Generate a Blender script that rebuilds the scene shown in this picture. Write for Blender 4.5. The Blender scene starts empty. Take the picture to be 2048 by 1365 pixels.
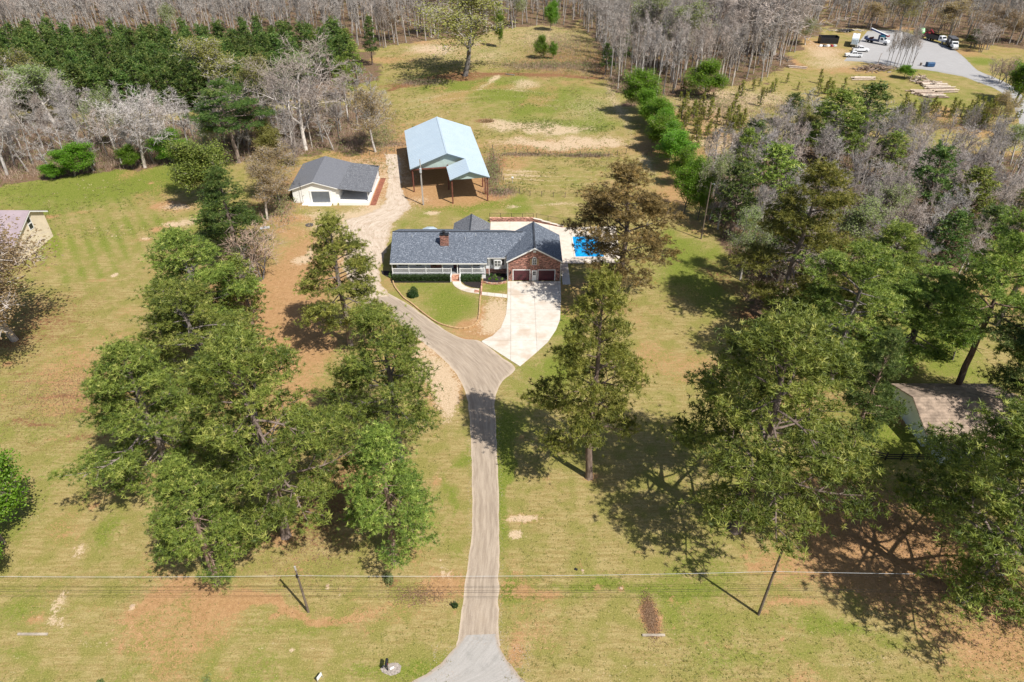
import bpy, math, random
import numpy as np
from mathutils import Vector, Matrix

# ------------------------------------------------------------------ camera, sky, sun, exposure
SC = bpy.context.scene
COL = SC.collection
CAM_H, PITCH, FPX = 61.34, math.radians(36.0), 1365.0
cd = bpy.data.cameras.new('camera'); cam = bpy.data.objects.new('camera', cd); COL.objects.link(cam)
cam.location = (0, 0, CAM_H); cam.rotation_euler = (math.pi/2 - PITCH, 0, 0)
cd.sensor_width = 36.0; cd.lens = 36.0*FPX/2048.0; cd.clip_start = 0.5; cd.clip_end = 9000
SC.camera = cam
SUN_EL, SUN_AZ = math.radians(54), math.radians(46)      # the sun stands behind the camera, to its right
W = bpy.data.worlds.new('World'); SC.world = W; W.use_nodes = True
wn = W.node_tree.nodes; wl = W.node_tree.links
bg = wn['Background']; sky = wn.new('ShaderNodeTexSky'); sky.sky_type = 'NISHITA'; sky.sun_disc = False
sky.sun_elevation = SUN_EL; sky.sun_rotation = math.radians(180) - SUN_AZ
sky.air_density = 1.0; sky.dust_density = 1.5
bg.inputs['Strength'].default_value = 0.085
wl.new(sky.outputs[0], bg.inputs[0])
sd = bpy.data.lights.new('sun', 'SUN'); sd.energy = 5.0; sd.angle = math.radians(0.5); sd.color = (1.0, 0.955, 0.88)
sun = bpy.data.objects.new('sun', sd); COL.objects.link(sun)
to_sun = Vector((math.sin(SUN_AZ)*math.cos(SUN_EL), -math.cos(SUN_AZ)*math.cos(SUN_EL), math.sin(SUN_EL)))
sun.rotation_euler = to_sun.to_track_quat('Z', 'Y').to_euler(); sun.location = (60, -40, 120)
SC.view_settings.view_transform = 'Standard'; SC.view_settings.look = 'None'
SC.view_settings.exposure = 0.3; SC.view_settings.gamma = 1.0; SC.view_settings.use_curve_mapping = False
SC.cycles.max_bounces = 6; SC.cycles.transparent_max_bounces = 4
SC.cycles.diffuse_bounces = 3; SC.cycles.transmission_bounces = 3

rng = np.random.default_rng(7); R = random.Random(11)

# ------------------------------------------------------------------ survey helpers: plan position of a point seen at (px, py)
CT, ST = math.cos(PITCH), math.sin(PITCH)
def G(px, py, z=0.0):
    u = (px-1024)/FPX; v = (py-682)/FPX
    dz = -ST - v*CT; s = (z-CAM_H)/dz
    return (u*s, (CT - v*ST)*s, z)
def zat(by, ty):
    """height above a ground point seen at row by whose top is seen at row ty"""
    gy = G(0, by)[1]; v = (ty-682)/FPX
    return CAM_H + gy*(-ST - v*CT)/(CT - v*ST)
def depth(py):
    g = G(0, py); return g[1]*CT + CAM_H*ST
def mpp(py): return depth(py)/FPX          # metres per pixel across
def G2(pts): return [G(*p)[:2] for p in pts]

# ------------------------------------------------------------------ tagging
def tag(o, label=None, cat=None, group=None, kind=None):
    if label: o['label'] = label
    if cat: o['category'] = cat
    if group: o['group'] = group
    if kind: o['kind'] = kind
    return o
def thing(name, label, cat, loc=(0, 0, 0), rz=0.0, group=None):
    o = bpy.data.objects.new(name, None); COL.objects.link(o)
    o.location = loc; o.rotation_euler = (0, 0, rz); o.empty_display_size = 0.3
    return tag(o, label, cat, group)
def mesh_obj(name, me, parent=None):
    o = bpy.data.objects.new(name, me); COL.objects.link(o)
    if parent is not None: o.parent = parent
    return o

# ------------------------------------------------------------------ mesh builder
class MB:
    def __init__(s, off=(0, 0, 0)): s.v = []; s.f = []; s.off = off; s.sm = False
    def add(s, vs, fs):
        b = len(s.v); o = s.off
        s.v += [(x-o[0], y-o[1], z-o[2]) for x, y, z in vs]; s.f += [tuple(b+i for i in f) for f in fs]; return s
    def box(s, x0, x1, y0, y1, z0, z1):
        return s.add([(x0,y0,z0),(x1,y0,z0),(x1,y1,z0),(x0,y1,z0),(x0,y0,z1),(x1,y0,z1),(x1,y1,z1),(x0,y1,z1)],
                     [(0,3,2,1),(4,5,6,7),(0,1,5,4),(1,2,6,5),(2,3,7,6),(3,0,4,7)])
    def obox(s, c, size, rz=0, rx=0, ry=0):
        M = Matrix.Translation(c) @ Matrix.Rotation(rz,4,'Z') @ Matrix.Rotation(ry,4,'Y') @ Matrix.Rotation(rx,4,'X')
        a, b, d = (q/2 for q in size)
        vs = [tuple(M @ Vector(p)) for p in ((-a,-b,-d),(a,-b,-d),(a,b,-d),(-a,b,-d),(-a,-b,d),(a,-b,d),(a,b,d),(-a,b,d))]
        return s.add(vs, [(0,3,2,1),(4,5,6,7),(0,1,5,4),(1,2,6,5),(2,3,7,6),(3,0,4,7)])
    def prism(s, poly, z0, z1):
        n = len(poly)
        return s.add([(x,y,z0) for x,y in poly]+[(x,y,z1) for x,y in poly],
                     [tuple(range(n-1,-1,-1)), tuple(range(n,2*n))]+[(i,(i+1)%n,n+(i+1)%n,n+i) for i in range(n)])
    def exy(s, prof, y0, y1):      # profile in x,z extruded along y
        n = len(prof)
        return s.add([(x,y0,z) for x,z in prof]+[(x,y1,z) for x,z in prof],
                     [tuple(range(n)), tuple(range(2*n-1,n-1,-1))]+[(i,n+i,n+(i+1)%n,(i+1)%n) for i in range(n)])
    def exx(s, prof, x0, x1):      # profile in y,z extruded along x
        n = len(prof)
        return s.add([(x0,y,z) for y,z in prof]+[(x1,y,z) for y,z in prof],
                     [tuple(range(n-1,-1,-1)), tuple(range(n,2*n))]+[(i,(i+1)%n,n+(i+1)%n,n+i) for i in range(n)])
    def slab(s, quad, t):          # a plate of thickness t under four (or three) corner points
        n = len(quad); a = Vector(quad[0]); nrm = (Vector(quad[1])-a).cross(Vector(quad[2])-a).normalized()
        if nrm.z < 0: nrm = -nrm; quad = quad[::-1]
        lo = [tuple(Vector(q)-nrm*t) for q in quad]
        return s.add(list(quad)+lo, [tuple(range(n)), tuple(range(2*n-1,n-1,-1))]+[(i,n+i,n+(i+1)%n,(i+1)%n) for i in range(n)])
    def tube(s, p0, p1, r0, r1=None, n=8):
        r1 = r0 if r1 is None else r1
        a, b = Vector(p0), Vector(p1); d = (b-a).normalized()
        u = d.orthogonal().normalized(); w = d.cross(u)
        vs = []
        for p, r in ((a, r0), (b, r1)):
            for i in range(n):
                t = 2*math.pi*i/n; vs.append(tuple(p+(u*math.cos(t)+w*math.sin(t))*r))
        return s.add(vs, [tuple(range(n-1,-1,-1)), tuple(range(n,2*n))]+[(i,(i+1)%n,n+(i+1)%n,n+i) for i in range(n)])
    def path(s, pts, r, n=6):
        for i in range(len(pts)-1): s.tube(pts[i], pts[i+1], r, r, n)
        return s
    def build(s, name, mat, parent=None, kind=None, bevel=0, smooth=False):
        me = bpy.data.meshes.new(name); me.from_pydata(s.v, [], s.f); me.validate()
        if mat: me.materials.append(mat)
        if smooth: me.shade_smooth()
        o = mesh_obj(name, me, parent)
        if bevel:
            m = o.modifiers.new('bevel', 'BEVEL'); m.width = bevel; m.segments = 2; m.limit_method = 'ANGLE'
        if kind: o['kind'] = kind
        return o
def add_tint(o, v):
    return o

# ------------------------------------------------------------------ materials
MATS = {}
def new_mat(name):
    m = bpy.data.materials.new(name); m.use_nodes = True; nt = m.node_tree
    return m, nt, nt.nodes, nt.links, nt.nodes['Principled BSDF']
def mix(nt, fac, a, b, mode='MIX'):
    n = nt.nodes.new('ShaderNodeMix'); n.data_type = 'RGBA'; n.blend_type = mode; n.clamp_result = False
    for k, v in ((0, fac), (6, a), (7, b)):
        if hasattr(v, 'default_value') or hasattr(v, 'links'): nt.links.new(v, n.inputs[k])
        elif isinstance(v, (int, float)): n.inputs[k].default_value = v
        else: n.inputs[k].default_value = (*v, 1) if len(v) == 3 else v
    return n.outputs[2]
def noise(nt, scale, detail=3, vec=None, rough=0.55):
    n = nt.nodes.new('ShaderNodeTexNoise'); n.inputs['Scale'].default_value = scale
    n.inputs['Detail'].default_value = detail; n.inputs['Roughness'].default_value = rough
    if vec is not None: nt.links.new(vec, n.inputs['Vector'])
    return n.outputs[0]
def ramp(nt, fac, a, b):
    n = nt.nodes.new('ShaderNodeMapRange'); n.interpolation_type = 'SMOOTHSTEP'
    n.inputs[1].default_value = a; n.inputs[2].default_value = b
    nt.links.new(fac, n.inputs[0]); return n.outputs[0]
def lin(nt, fac, a, b, c, d):
    n = nt.nodes.new('ShaderNodeMapRange'); n.clamp = False
    for i, v in enumerate((a, b, c, d)): n.inputs[1+i].default_value = v
    nt.links.new(fac, n.inputs[0]); return n.outputs[0]
def math_(nt, op, a, b=0.0):
    n = nt.nodes.new('ShaderNodeMath'); n.operation = op
    for i, v in enumerate((a, b)):
        if isinstance(v, (int, float)): n.inputs[i].default_value = v
        else: nt.links.new(v, n.inputs[i])
    return n.outputs[0]
def pos(nt, kind='Object'):
    if kind == 'World': return nt.nodes.new('ShaderNodeNewGeometry').outputs['Position']
    return nt.nodes.new('ShaderNodeTexCoord').outputs[kind]
def mapped(nt, vec, sc, rot=(0,0,0)):
    n = nt.nodes.new('ShaderNodeMapping'); n.inputs['Scale'].default_value = sc; n.inputs['Rotation'].default_value = rot
    nt.links.new(vec, n.inputs[0]); return n.outputs[0]
def bump(nt, bs, h, strength=0.3, dist=0.05):
    n = nt.nodes.new('ShaderNodeBump'); n.inputs['Strength'].default_value = strength; n.inputs['Distance'].default_value = dist
    nt.links.new(h, n.inputs['Height']); nt.links.new(n.outputs[0], bs.inputs['Normal'])
def mat(name, col, rough=0.7, var=0.25, scale=1.5, metal=0.0, dark=None, spec=0.4):
    """painted or raw surface with two scales of mottling and grime"""
    if name in MATS: return MATS[name]
    m, nt, N, L, b = new_mat(name)
    p = pos(nt); n1 = noise(nt, scale, 4, p); n2 = noise(nt, scale*9, 3, p)
    c1 = tuple(c*(1-var) for c in col); c2 = tuple(min(1, c*(1+var*0.6)) for c in col)
    a = mix(nt, ramp(nt, n1, .3, .7), c1, c2)
    a = mix(nt, math_(nt, 'MULTIPLY', ramp(nt, n2, .5, .75), var*1.4), a, dark or tuple(c*0.45 for c in col))
    L.new(a, b.inputs['Base Color']); b.inputs['Roughness'].default_value = rough
    b.inputs['Metallic'].default_value = metal; b.inputs['Specular IOR Level'].default_value = spec
    bump(nt, b, n2, 0.15, 0.02)
    MATS[name] = m; return m
def leaf_mat(name, ca, cb, cc=None, trans=0.35, rough=0.55):
    """foliage: per-leaf tint from the mesh, per-plant tint from the object"""
    if name in MATS: return MATS[name]
    m, nt, N, L, b = new_mat(name)
    at = N.new('ShaderNodeAttribute'); at.attribute_name = 'tint'
    oi = N.new('ShaderNodeObjectInfo')
    c = mix(nt, at.outputs['Fac'], ca, cb)
    if cc: c = mix(nt, ramp(nt, at.outputs['Fac'], .86, 1.0), c, cc)
    hv = N.new('ShaderNodeHueSaturation'); L.new(c, hv.inputs['Color'])
    L.new(lin(nt, oi.outputs['Random'], 0, 1, .485, .515), hv.inputs['Hue'])
    L.new(lin(nt, oi.outputs['Random'], 0, 1, .78, 1.2), hv.inputs['Value'])
    c = hv.outputs[0]
    L.new(c, b.inputs['Base Color']); b.inputs['Roughness'].default_value = rough; b.inputs['Specular IOR Level'].default_value = .35
    t = N.new('ShaderNodeBsdfTranslucent'); L.new(mix(nt, 1.0, c, (1.25, 1.2, .55), 'MULTIPLY'), t.inputs['Color'])
    ms = N.new('ShaderNodeMixShader'); ms.inputs[0].default_value = trans
    L.new(b.outputs[0], ms.inputs[1]); L.new(t.outputs[0], ms.inputs[2]); L.new(ms.outputs[0], N['Material Output'].inputs[0])
    MATS[name] = m; return m
def bark_mat(name, ca, cb):
    if name in MATS: return MATS[name]
    m, nt, N, L, b = new_mat(name)
    p = pos(nt); oi = N.new('ShaderNodeObjectInfo')
    c = mix(nt, ramp(nt, noise(nt, 2.2, 4, mapped(nt, p, (3, 3, .6))), .35, .65), ca, cb)
    hv = N.new('ShaderNodeHueSaturation'); L.new(c, hv.inputs['Color'])
    L.new(lin(nt, oi.outputs['Random'], 0, 1, .7, 1.45), hv.inputs['Value']); L.new(lin(nt, math_(nt, 'FRACT', math_(nt, 'MULTIPLY', oi.outputs['Random'], 7.3)), 0, 1, .6, 1.5), hv.inputs['Saturation'])
    L.new(hv.outputs[0], b.inputs['Base Color']); b.inputs['Roughness'].default_value = .9; b.inputs['Specular IOR Level'].default_value = .2
    MATS[name] = m; return m
def tri_obj(name, V, F, tint=None, mats=None, parent=None, matidx=None):
    me = tri_mesh(name, V, F, tint, mats); return mesh_obj(name, me, parent)
def tri_mesh(name, V, F, tint=None, mats=None):
    """numpy arrays -> mesh; F is (n,3) or (n,4)"""
    me = bpy.data.meshes.new(name); V = np.asarray(V, dtype=np.float32); F = np.asarray(F, dtype=np.int32); k = F.shape[1]
    me.vertices.add(len(V)); me.vertices.foreach_set('co', V.ravel())
    me.loops.add(F.size); me.loops.foreach_set('vertex_index', F.ravel())
    me.polygons.add(len(F)); me.polygons.foreach_set('loop_start', np.arange(0, F.size, k, dtype=np.int32))
    me.update(calc_edges=True)
    if tint is not None:
        a = me.attributes.new('tint', 'FLOAT', 'POINT'); a.data.foreach_set('value', np.asarray(tint, dtype=np.float32))
    for m in (mats or []): me.materials.append(m)
    return me

# ------------------------------------------------------------------ numpy value noise
_LAT = np.random.default_rng(3).random((256, 256))
def vn(x, y, s, seed=0):
    x = np.asarray(x)/s + seed*17.3; y = np.asarray(y)/s + seed*9.1
    xi = np.floor(x).astype(int); yi = np.floor(y).astype(int); fx = x-xi; fy = y-yi
    fx = fx*fx*(3-2*fx); fy = fy*fy*(3-2*fy)
    g = lambda a, b: _LAT[a & 255, b & 255]
    return (g(xi,yi)*(1-fx)+g(xi+1,yi)*fx)*(1-fy)+(g(xi,yi+1)*(1-fx)+g(xi+1,yi+1)*fx)*fy
def fbm(x, y, s, seed=0, o=4):
    t = 0; a = 1; n = 0
    for i in range(o): t = t+a*vn(x, y, s/(2**i), seed+i*3.7); n += a; a *= .55
    return t/n
def inside(poly, x, y):
    r = np.zeros(np.shape(x), bool); n = len(poly)
    for i in range(n):
        x0, y0 = poly[i]; x1, y1 = poly[(i+1) % n]
        if y0 == y1: continue
        c = ((y0 > y) != (y1 > y)) & (x < (x1-x0)*(y-y0)/(y1-y0)+x0); r ^= c
    return r
# ------------------------------------------------------------------ woods outlines (plan)
WOODS = {
 'left':  G2([(-60,240),(-60,385),(0,366),(100,352),(200,345),(300,333),(385,322),(440,330),(560,322),(640,300),(700,305),(745,285),(765,240),(735,205),(690,212),(600,222),(500,228),(300,245)]),
 'stand': G2([(-60,105),(-60,200),(60,197),(300,215),(540,200),(700,190),(755,140),(752,105),(560,98),(300,98)]),
 'back':  G2([(-60,-25),(-60,98),(300,92),(560,92),(760,98),(860,80),(1000,62),(1080,52),(1150,55),(1158,30),(1170,-25)]),
 'mid':   G2([(1170,-25),(1158,40),(1200,100),(1225,170),(1262,208),(1340,195),(1440,178),(1540,160),(1590,120),(1600,82),(1640,66),(1650,20),(1660,-25)]),
 'far':   G2([(1660,-25),(1650,60),(1760,58),(1830,56),(1930,80),(1985,92),(2110,100),(2110,-25)]),
 'right': G2([(1405,335),(1400,360),(1405,420),(1470,520),(1500,600),(1560,650),(1640,600),(1740,560),(1830,560),(1900,560),(1990,520),(2110,500),(2110,320),(1960,305),(1800,300),(1700,268),(1600,262),(1560,290),(1490,310)]),
}
PATCH = [  # photo survey: centre, half sizes in pixels, channel, amount
 # green growth
 (200,370,260,36,'g',.75),(330,350,110,24,'g',.5),(150,440,150,40,'g',.35),(230,500,150,90,'g',.26),(60,430,90,40,'g',.3),
 (1012,880,16,60,'g',1.1),(1012,960,17,50,'g',1.2),(1014,1060,14,80,'g',.6),(1020,1170,20,60,'g',.6),(1050,850,60,50,'g',.45),
 (934,930,12,130,'g',.6),(925,1010,12,60,'g',.4),(920,1180,16,60,'g',.5),
 (885,420,95,14,'g',.8),(990,412,90,12,'g',.75),(1090,405,80,10,'g',.25),(830,445,40,14,'g',.5),(830,300,60,20,'g',.2),
 (1000,185,120,16,'g',.45),(1075,215,60,16,'g',.5),(1100,252,100,14,'g',.9),(900,172,60,14,'g',.7),(1060,200,120,24,'g',.35),(1200,240,40,20,'g',.3),(1010,160,50,12,'g',.3),(1170,262,50,6,'g',.7),(1140,340,90,12,'g',.25),(1180,370,60,8,'g',.35),
 (900,610,48,26,'g',.6),(885,640,40,14,'g',.3),(840,565,40,16,'g',.2),(990,573,26,12,'g',.75),
 (1370,500,45,50,'g',.7),(1350,560,50,60,'g',.35),(1430,600,60,50,'g',.4),(1300,730,100,60,'g',.1),
 (1135,640,25,60,'g',.85),(1120,720,30,50,'g',.6),(1090,770,60,40,'g',.45),(1180,860,60,60,'g',.3),
 (60,1200,90,45,'g',.6),(20,1060,60,50,'g',.5),(205,1085,28,40,'g',.75),(235,1030,30,40,'g',.3),(140,990,60,40,'g',.2),
 (640,1245,60,12,'g',.5),(200,1345,500,16,'g',.4),(720,1330,60,14,'g',.4),(850,1330,60,20,'g',.8),(560,1262,60,10,'g',.3),
 (1150,1165,140,12,'g',.55),(1060,1195,80,12,'g',.6),(1300,1150,160,20,'g',.3),(1500,1330,300,16,'g',.2),(1330,1225,20,40,'g',.35),(1290,1215,16,40,'g',.5),
 (1700,1262,120,14,'g',.55),(1600,1240,80,12,'g',.3),(1500,1000,100,60,'g',.25),(1780,870,60,50,'g',.9),(1740,950,50,30,'g',.5),(1650,840,60,60,'g',.3),(1880,690,80,60,'g',.6),
 (1870,195,150,30,'g',.3),(1950,118,40,12,'g',.5),(1700,160,90,16,'g',.2),(1990,110,50,20,'g',.2),(1662,90,12,8,'g',.9),(2020,360,60,14,'g',.6),
 # red and orange clay
 (585,520,62,70,'d',.6),(560,620,75,80,'d',.6),(620,600,55,80,'d',.5),(560,700,90,50,'d',.5),(600,800,110,60,'d',.4),(600,438,40,8,'d',.45),(560,440,30,18,'d',.2),(500,700,50,50,'d',.4),(650,690,60,40,'d',.4),
 (600,520,16,10,'s',.8),(625,505,10,16,'s',.6),
 (850,700,52,12,'d',.5),(925,683,30,5,'d',.95),(850,735,44,36,'s',.8),(880,760,44,60,'d',.7),(820,685,60,16,'d',.6),(470,1205,200,12,'d',.4),(888,775,26,46,'s',1.0),(830,690,50,14,'s',.6),(905,820,16,30,'s',.5),(888,770,30,48,'d',.4),(800,680,50,10,'d',.6),(780,660,40,10,'d',.5),
 (935,650,18,10,'d',.9),(960,640,6,30,'d',.8),(905,790,20,40,'d',.25),(1000,648,10,16,'d',.5),(960,668,46,9,'d',.75),(960,665,38,8,'s',.3),
 (985,625,26,34,'s',.75),(985,625,30,38,'d',.45),(990,650,24,14,'s',.5),
 (352,413,38,6,'s',.8),(352,413,44,8,'d',.8),(343,448,20,4,'s',.8),(343,448,26,6,'d',.6),(313,458,10,4,'d',.7),(290,476,16,4,'s',.6),(293,478,20,4,'d',.6),(382,443,28,10,'s',.6),(100,433,18,4,'d',.9),(165,428,30,5,'d',.4),(312,413,8,3,'d',.7),
 (230,549,6,4,'s',1.2),(15,728,10,5,'d',.8),(137,872,5,3,'d',1.),(190,560,20,4,'d',.3),(280,593,5,3,'d',.6),(150,706,3,3,'d',.5),
 (720,335,60,24,'s',.6),(720,330,70,26,'d',.6),(800,300,40,40,'d',.55),(790,350,26,60,'s',.5),(690,300,60,14,'d',.4),(570,400,60,14,'d',.45),(560,368,30,10,'d',.6),
 (1100,262,70,8,'s',.8),(1020,250,55,9,'s',.9),(1060,290,90,12,'d',.5),(1060,288,80,9,'s',.6),(1180,288,70,10,'s',.8),(1180,288,76,12,'d',.5),(1110,300,70,8,'d',.5),(1030,330,50,24,'d',.45),(1040,350,40,14,'s',.4),(1000,380,26,10,'d',.3),(1190,330,60,16,'d',.2),
 (1130,410,50,5,'s',.5),(1025,413,18,5,'s',.6),(865,427,16,4,'s',.9),(840,400,30,10,'s',.4),
 (885,378,96,34,'d',1.2),(950,385,36,18,'d',.8),(870,290,80,60,'d',.6),(755,390,8,24,'d',1.1),
 (1310,290,40,30,'d',.4),(1330,345,30,40,'d',.4),(1280,330,30,20,'s',.35),(1380,440,20,20,'d',.2),
 (690,455,75,24,'s',.8),(760,425,60,20,'s',.7),(620,430,50,12,'s',.4),(700,520,45,30,'s',.5),(745,470,26,40,'s',.7),
 (450,1205,270,16,'d',.4),(600,1195,200,14,'d',.35),(250,1250,200,20,'d',.05),(870,1165,50,24,'d',.7),(885,1145,14,20,'s',.5),(830,1100,40,30,'d',.3),(880,960,14,14,'d',.5),(885,950,12,10,'s',.3),(1090,960,26,20,'d',.25),
 (1045,1037,26,6,'s',1.2),(1045,1037,32,9,'d',.7),(1033,1068,14,7,'s',1.3),(1095,1190,26,10,'d',.5),(1045,1183,14,10,'d',.6),(1030,1300,14,40,'d',.5),
 (265,1213,6,5,'s',1.1),(655,1172,7,4,'s',.9),(1242,1177,6,5,'d',1.2),(1195,1174,8,5,'d',.8),(1035,1298,7,4,'d',1.2),(1165,1143,4,3,'s',1.2),(1405,1148,8,3,'s',.9),(1565,1278,4,3,'d',1.),(1645,1320,4,3,'d',.7),(1414,1285,4,3,'d',.7),(585,1300,4,3,'s',.9),(680,1188,3,2,'s',.9),
 (120,1200,14,24,'s',.6),(155,1105,14,18,'s',.6),(75,1238,26,8,'d',.5),(115,1240,26,9,'s',.6),(95,1195,30,40,'d',.2),(60,1040,20,14,'s',.3),(140,1110,40,60,'d',.12),
 (1750,1050,130,70,'d',.8),(1680,1000,50,50,'d',.5),(1960,1300,110,60,'d',.6),(1545,1130,44,44,'d',.45),(1590,1203,70,9,'d',.6),(2000,1200,80,60,'d',.5),(1860,1120,90,60,'d',.5),(1700,1130,90,40,'d',.4),(1790,830,20,20,'d',.9),(1620,960,40,24,'d',.2),(1180,955,16,10,'d',.7),(1300,1235,17,32,'d',1.1),
 (1640,95,60,26,'d',.6),(1650,105,50,18,'s',.6),(1700,140,80,10,'d',.4),(1660,130,60,10,'s',.4),(1840,52,60,6,'d',.7),(1580,125,24,10,'d',.8),(1760,60,60,6,'s',.5),(1950,80,50,10,'s',.3),(2000,100,60,12,'d',.3),(2035,385,40,16,'d',.7),
 (1440,285,60,10,'s',.6),(1470,272,40,8,'d',.4),(1420,232,110,60,'s',.4),(1420,232,130,60,'d',.28),(1450,190,120,20,'s',.3),(1960,240,120,20,'d',.35),(1820,230,60,14,'s',.3),(1560,200,100,20,'s',.3),
 (1780,1010,30,20,'s',.2),
 (1180,200,80,50,'l',.12),(1060,60,200,30,'s',.3),(860,100,100,40,'d',.2),(1150,230,100,40,'s',.25),(900,150,200,60,'l',.15),
 # straw-dry and leaf litter
 (900,110,130,36,'s',.3),(860,98,40,8,'s',.5),(1050,170,26,12,'s',.6),(1000,112,40,10,'s',.2),(840,200,70,30,'s',.2),(1200,200,60,40,'s',.22),
 (1130,90,110,34,'l',.45),(1110,130,110,22,'l',.4),(1100,80,60,20,'s',.2),(1215,140,30,30,'l',.5),(930,152,40,8,'l',.6),(900,130,30,14,'l',.2),
 (150,770,150,50,'l',.28),(60,640,120,80,'l',.5),(130,880,110,10,'l',.35),(240,770,60,5,'l',.7),(130,790,80,5,'l',.55),(60,850,60,5,'l',.5),(180,820,60,4,'l',.6),(40,840,30,4,'l',.5),
 (350,480,60,120,'l',.1),(480,530,40,80,'l',.6),(600,470,40,50,'l',.2),(430,650,80,80,'l',.45),(500,780,80,80,'l',.4),(640,1040,90,70,'l',.55),(560,1080,40,20,'d',.6),(440,1080,100,70,'l',.2),(700,930,70,50,'l',.5),(560,900,100,60,'l',.3),(400,880,100,60,'l',.25),(775,1165,20,12,'l',.7),
 (1760,1060,140,70,'l',.4),(1960,1180,100,90,'l',.5),(1560,1130,70,30,'l',.3),(1700,800,100,60,'l',.3),(1530,650,50,40,'l',.7),(1460,560,30,60,'l',.5),(1600,800,80,60,'l',.2),(1250,620,60,30,'l',.4),(1460,1050,60,30,'l',.25),(1380,760,60,20,'l',.1),
 (975,243,20,4,'l',1.6),(520,410,60,50,'l',.5),(560,340,60,20,'l',.4),(990,355,14,36,'l',1.),(1000,390,30,10,'l',.7),(975,335,10,30,'l',.9),(1300,1232,14,28,'l',1.4),(1300,170,40,60,'l',.3),
 (780,250,30,40,'l',.4),(800,170,60,5,'l',.5),(870,158,60,4,'l',.5),(1040,150,120,4,'l',.35),
]
def trail(pts, rx, ry, k, a, n=9):
    for i in range(len(pts)-1):
        for j in range(n): t = j/n; PATCH.append((pts[i][0]+(pts[i+1][0]-pts[i][0])*t, pts[i][1]+(pts[i+1][1]-pts[i][1])*t, rx, ry, k, a))
trail([(778,182),(820,166),(870,154),(940,148),(1010,147),(1100,150),(1200,157)], 7, 1.5, 'l', .42, 12)
trail([(790,172),(830,158),(870,147),(940,142)], 7, 1.5, 'g', .35, 8)
for o_ in (0, 9, 17, 26): trail([(1010,340+o_),(1100,346+o_),(1190,342+o_),(1260,330+o_)], 12, 1.1, 's', .22, 8)
for o_ in (0, 12, 24): trail([(820,205+o_),(900,185+o_),(1000,178+o_),(1120,190+o_)], 12, 1.2, 's', .18, 9)
trail([(960,178),(985,160),(1000,150)], 6, 4, 's', .3, 5)
trail([(1215,170),(1240,220),(1265,270),(1290,320),(1320,370)], 9, 5, 's', .2, 6)
for o_ in range(6): trail([(60+o_*52,560-o_*8),(105+o_*52,400-o_*6)], 5, 8, 's', .12, 9)
def _lin(a, b, n): return np.linspace(a, b, n, endpoint=False)
ys = np.concatenate([_lin(-400, 20, 14), _lin(20, 60, 110), _lin(60, 150, 220), _lin(150, 300, 190), _lin(300, 480, 90), _lin(480, 6000, 24), [6000.]])
us = np.linspace(-1, 1, 470); us = np.concatenate([_lin(-6, -1, 10), us, np.linspace(1, 6, 11)[1:]])
halfw = np.where(ys < 20, 48, np.where(ys < 480, 32 + ys*.82, 425 + (ys-480)*.9))
YY = np.repeat(ys[:, None], len(us), 1); XX = halfw[:, None]*us[None, :]
X = XX.ravel(); Y = YY.ravel()
near = (Y > 10) & (Y < 520)
ch = {k: np.zeros(X.shape) for k in 'gdslw'}
jx = X + (fbm(X, Y, 7, 1)-.5)*9 + (vn(X, Y, 1.5, 5)-.5)*1.6; jy = Y + (fbm(X, Y, 7, 2)-.5)*9 + (vn(X, Y, 1.5, 6)-.5)*1.6
for (px, py, rx, ry, k, a) in PATCH:
    cx, cy, _ = G(px, py); m = mpp(py); dep = math.atan2(CAM_H, cy)
    wx, wy = rx*m, ry*m/math.sin(dep)
    k_ = min(1.0, max(wx, wy)/9)      # small patches wander less
    x_ = X+(jx-X)*k_; y_ = Y+(jy-Y)*k_
    q = ((x_-cx)/wx)**2+((y_-cy)/wy)**2
    w_ = np.exp(-q*.9)
    ch[k] += a*w_
for k, poly in WOODS.items():
    ins = inside(poly, X+(fbm(X, Y, 10, 8)-.5)*14, Y+(fbm(X, Y, 10, 9)-.5)*14)
    ch['w'] = np.maximum(ch['w'], ins*1.0)
ch['w'] = np.where(Y > 440, 1.0, ch['w'])
ch['w'] = np.where((np.abs(X) > 30+Y*.95) & (Y > 200), .8, ch['w'])
big = fbm(X, Y, 22, 20); med = fbm(X, Y, 5, 21); fin = vn(X, Y, 1.1, 22)
ch['g'] += .10+.46*(big-.45)*2 + .34*(med-.5)*2; ch['d'] += np.clip((fbm(X, Y, 14, 91)-.54)*2.2, 0, .4)+np.clip((fbm(X, Y, 2.2, 92)-.72)*3, 0, .6)
# mowing stripes, tyre lines and the drift of old leaves
st1 = np.sin((X*.83+Y*.56)*2*math.pi/2.6)
f1 = np.exp(-(((X+72)/26)**2+((Y-115)/26)**2)); ch['g'] += .22*st1*f1
st2 = vn(X*.12, Y, .9, 31); fieldL = np.exp(-(((X+65)/30)**2+((Y-72)/16)**2)); ch['l'] += .55*fieldL*np.clip(st2*1.6-.75, 0, 1)
st3 = vn(X*.1, Y, .8, 33); ch['s'] += .30*np.exp(-((Y-33)/7)**2)*np.clip(st3*1.5-.6, 0, 1)
st4 = vn((X*.8+Y*.2)*.15, Y, 1.1, 35); ch['g'] += .35*np.exp(-(((X-16)/16)**2+((Y-150)/9)**2))*(st4-.5)*2
Zg = np.where(near, (fbm(X, Y, 9, 40)-.5)*.28, 0)*0
D = np.stack([np.clip(ch['g'], 0, 1.3), np.clip(ch['d'], 0, 1.3), np.clip(ch['s'], 0, 1.3), np.clip(ch['l'], 0, 1.3)], 1)
nx = len(us); ny = len(ys)
i0 = (np.arange(ny-1)[:, None]*nx+np.arange(nx-1)[None, :]).ravel()
F = np.stack([i0, i0+1, i0+nx+1, i0+nx], 1)
me = tri_mesh('ground', np.stack([X, Y, Zg], 1), F)
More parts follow.
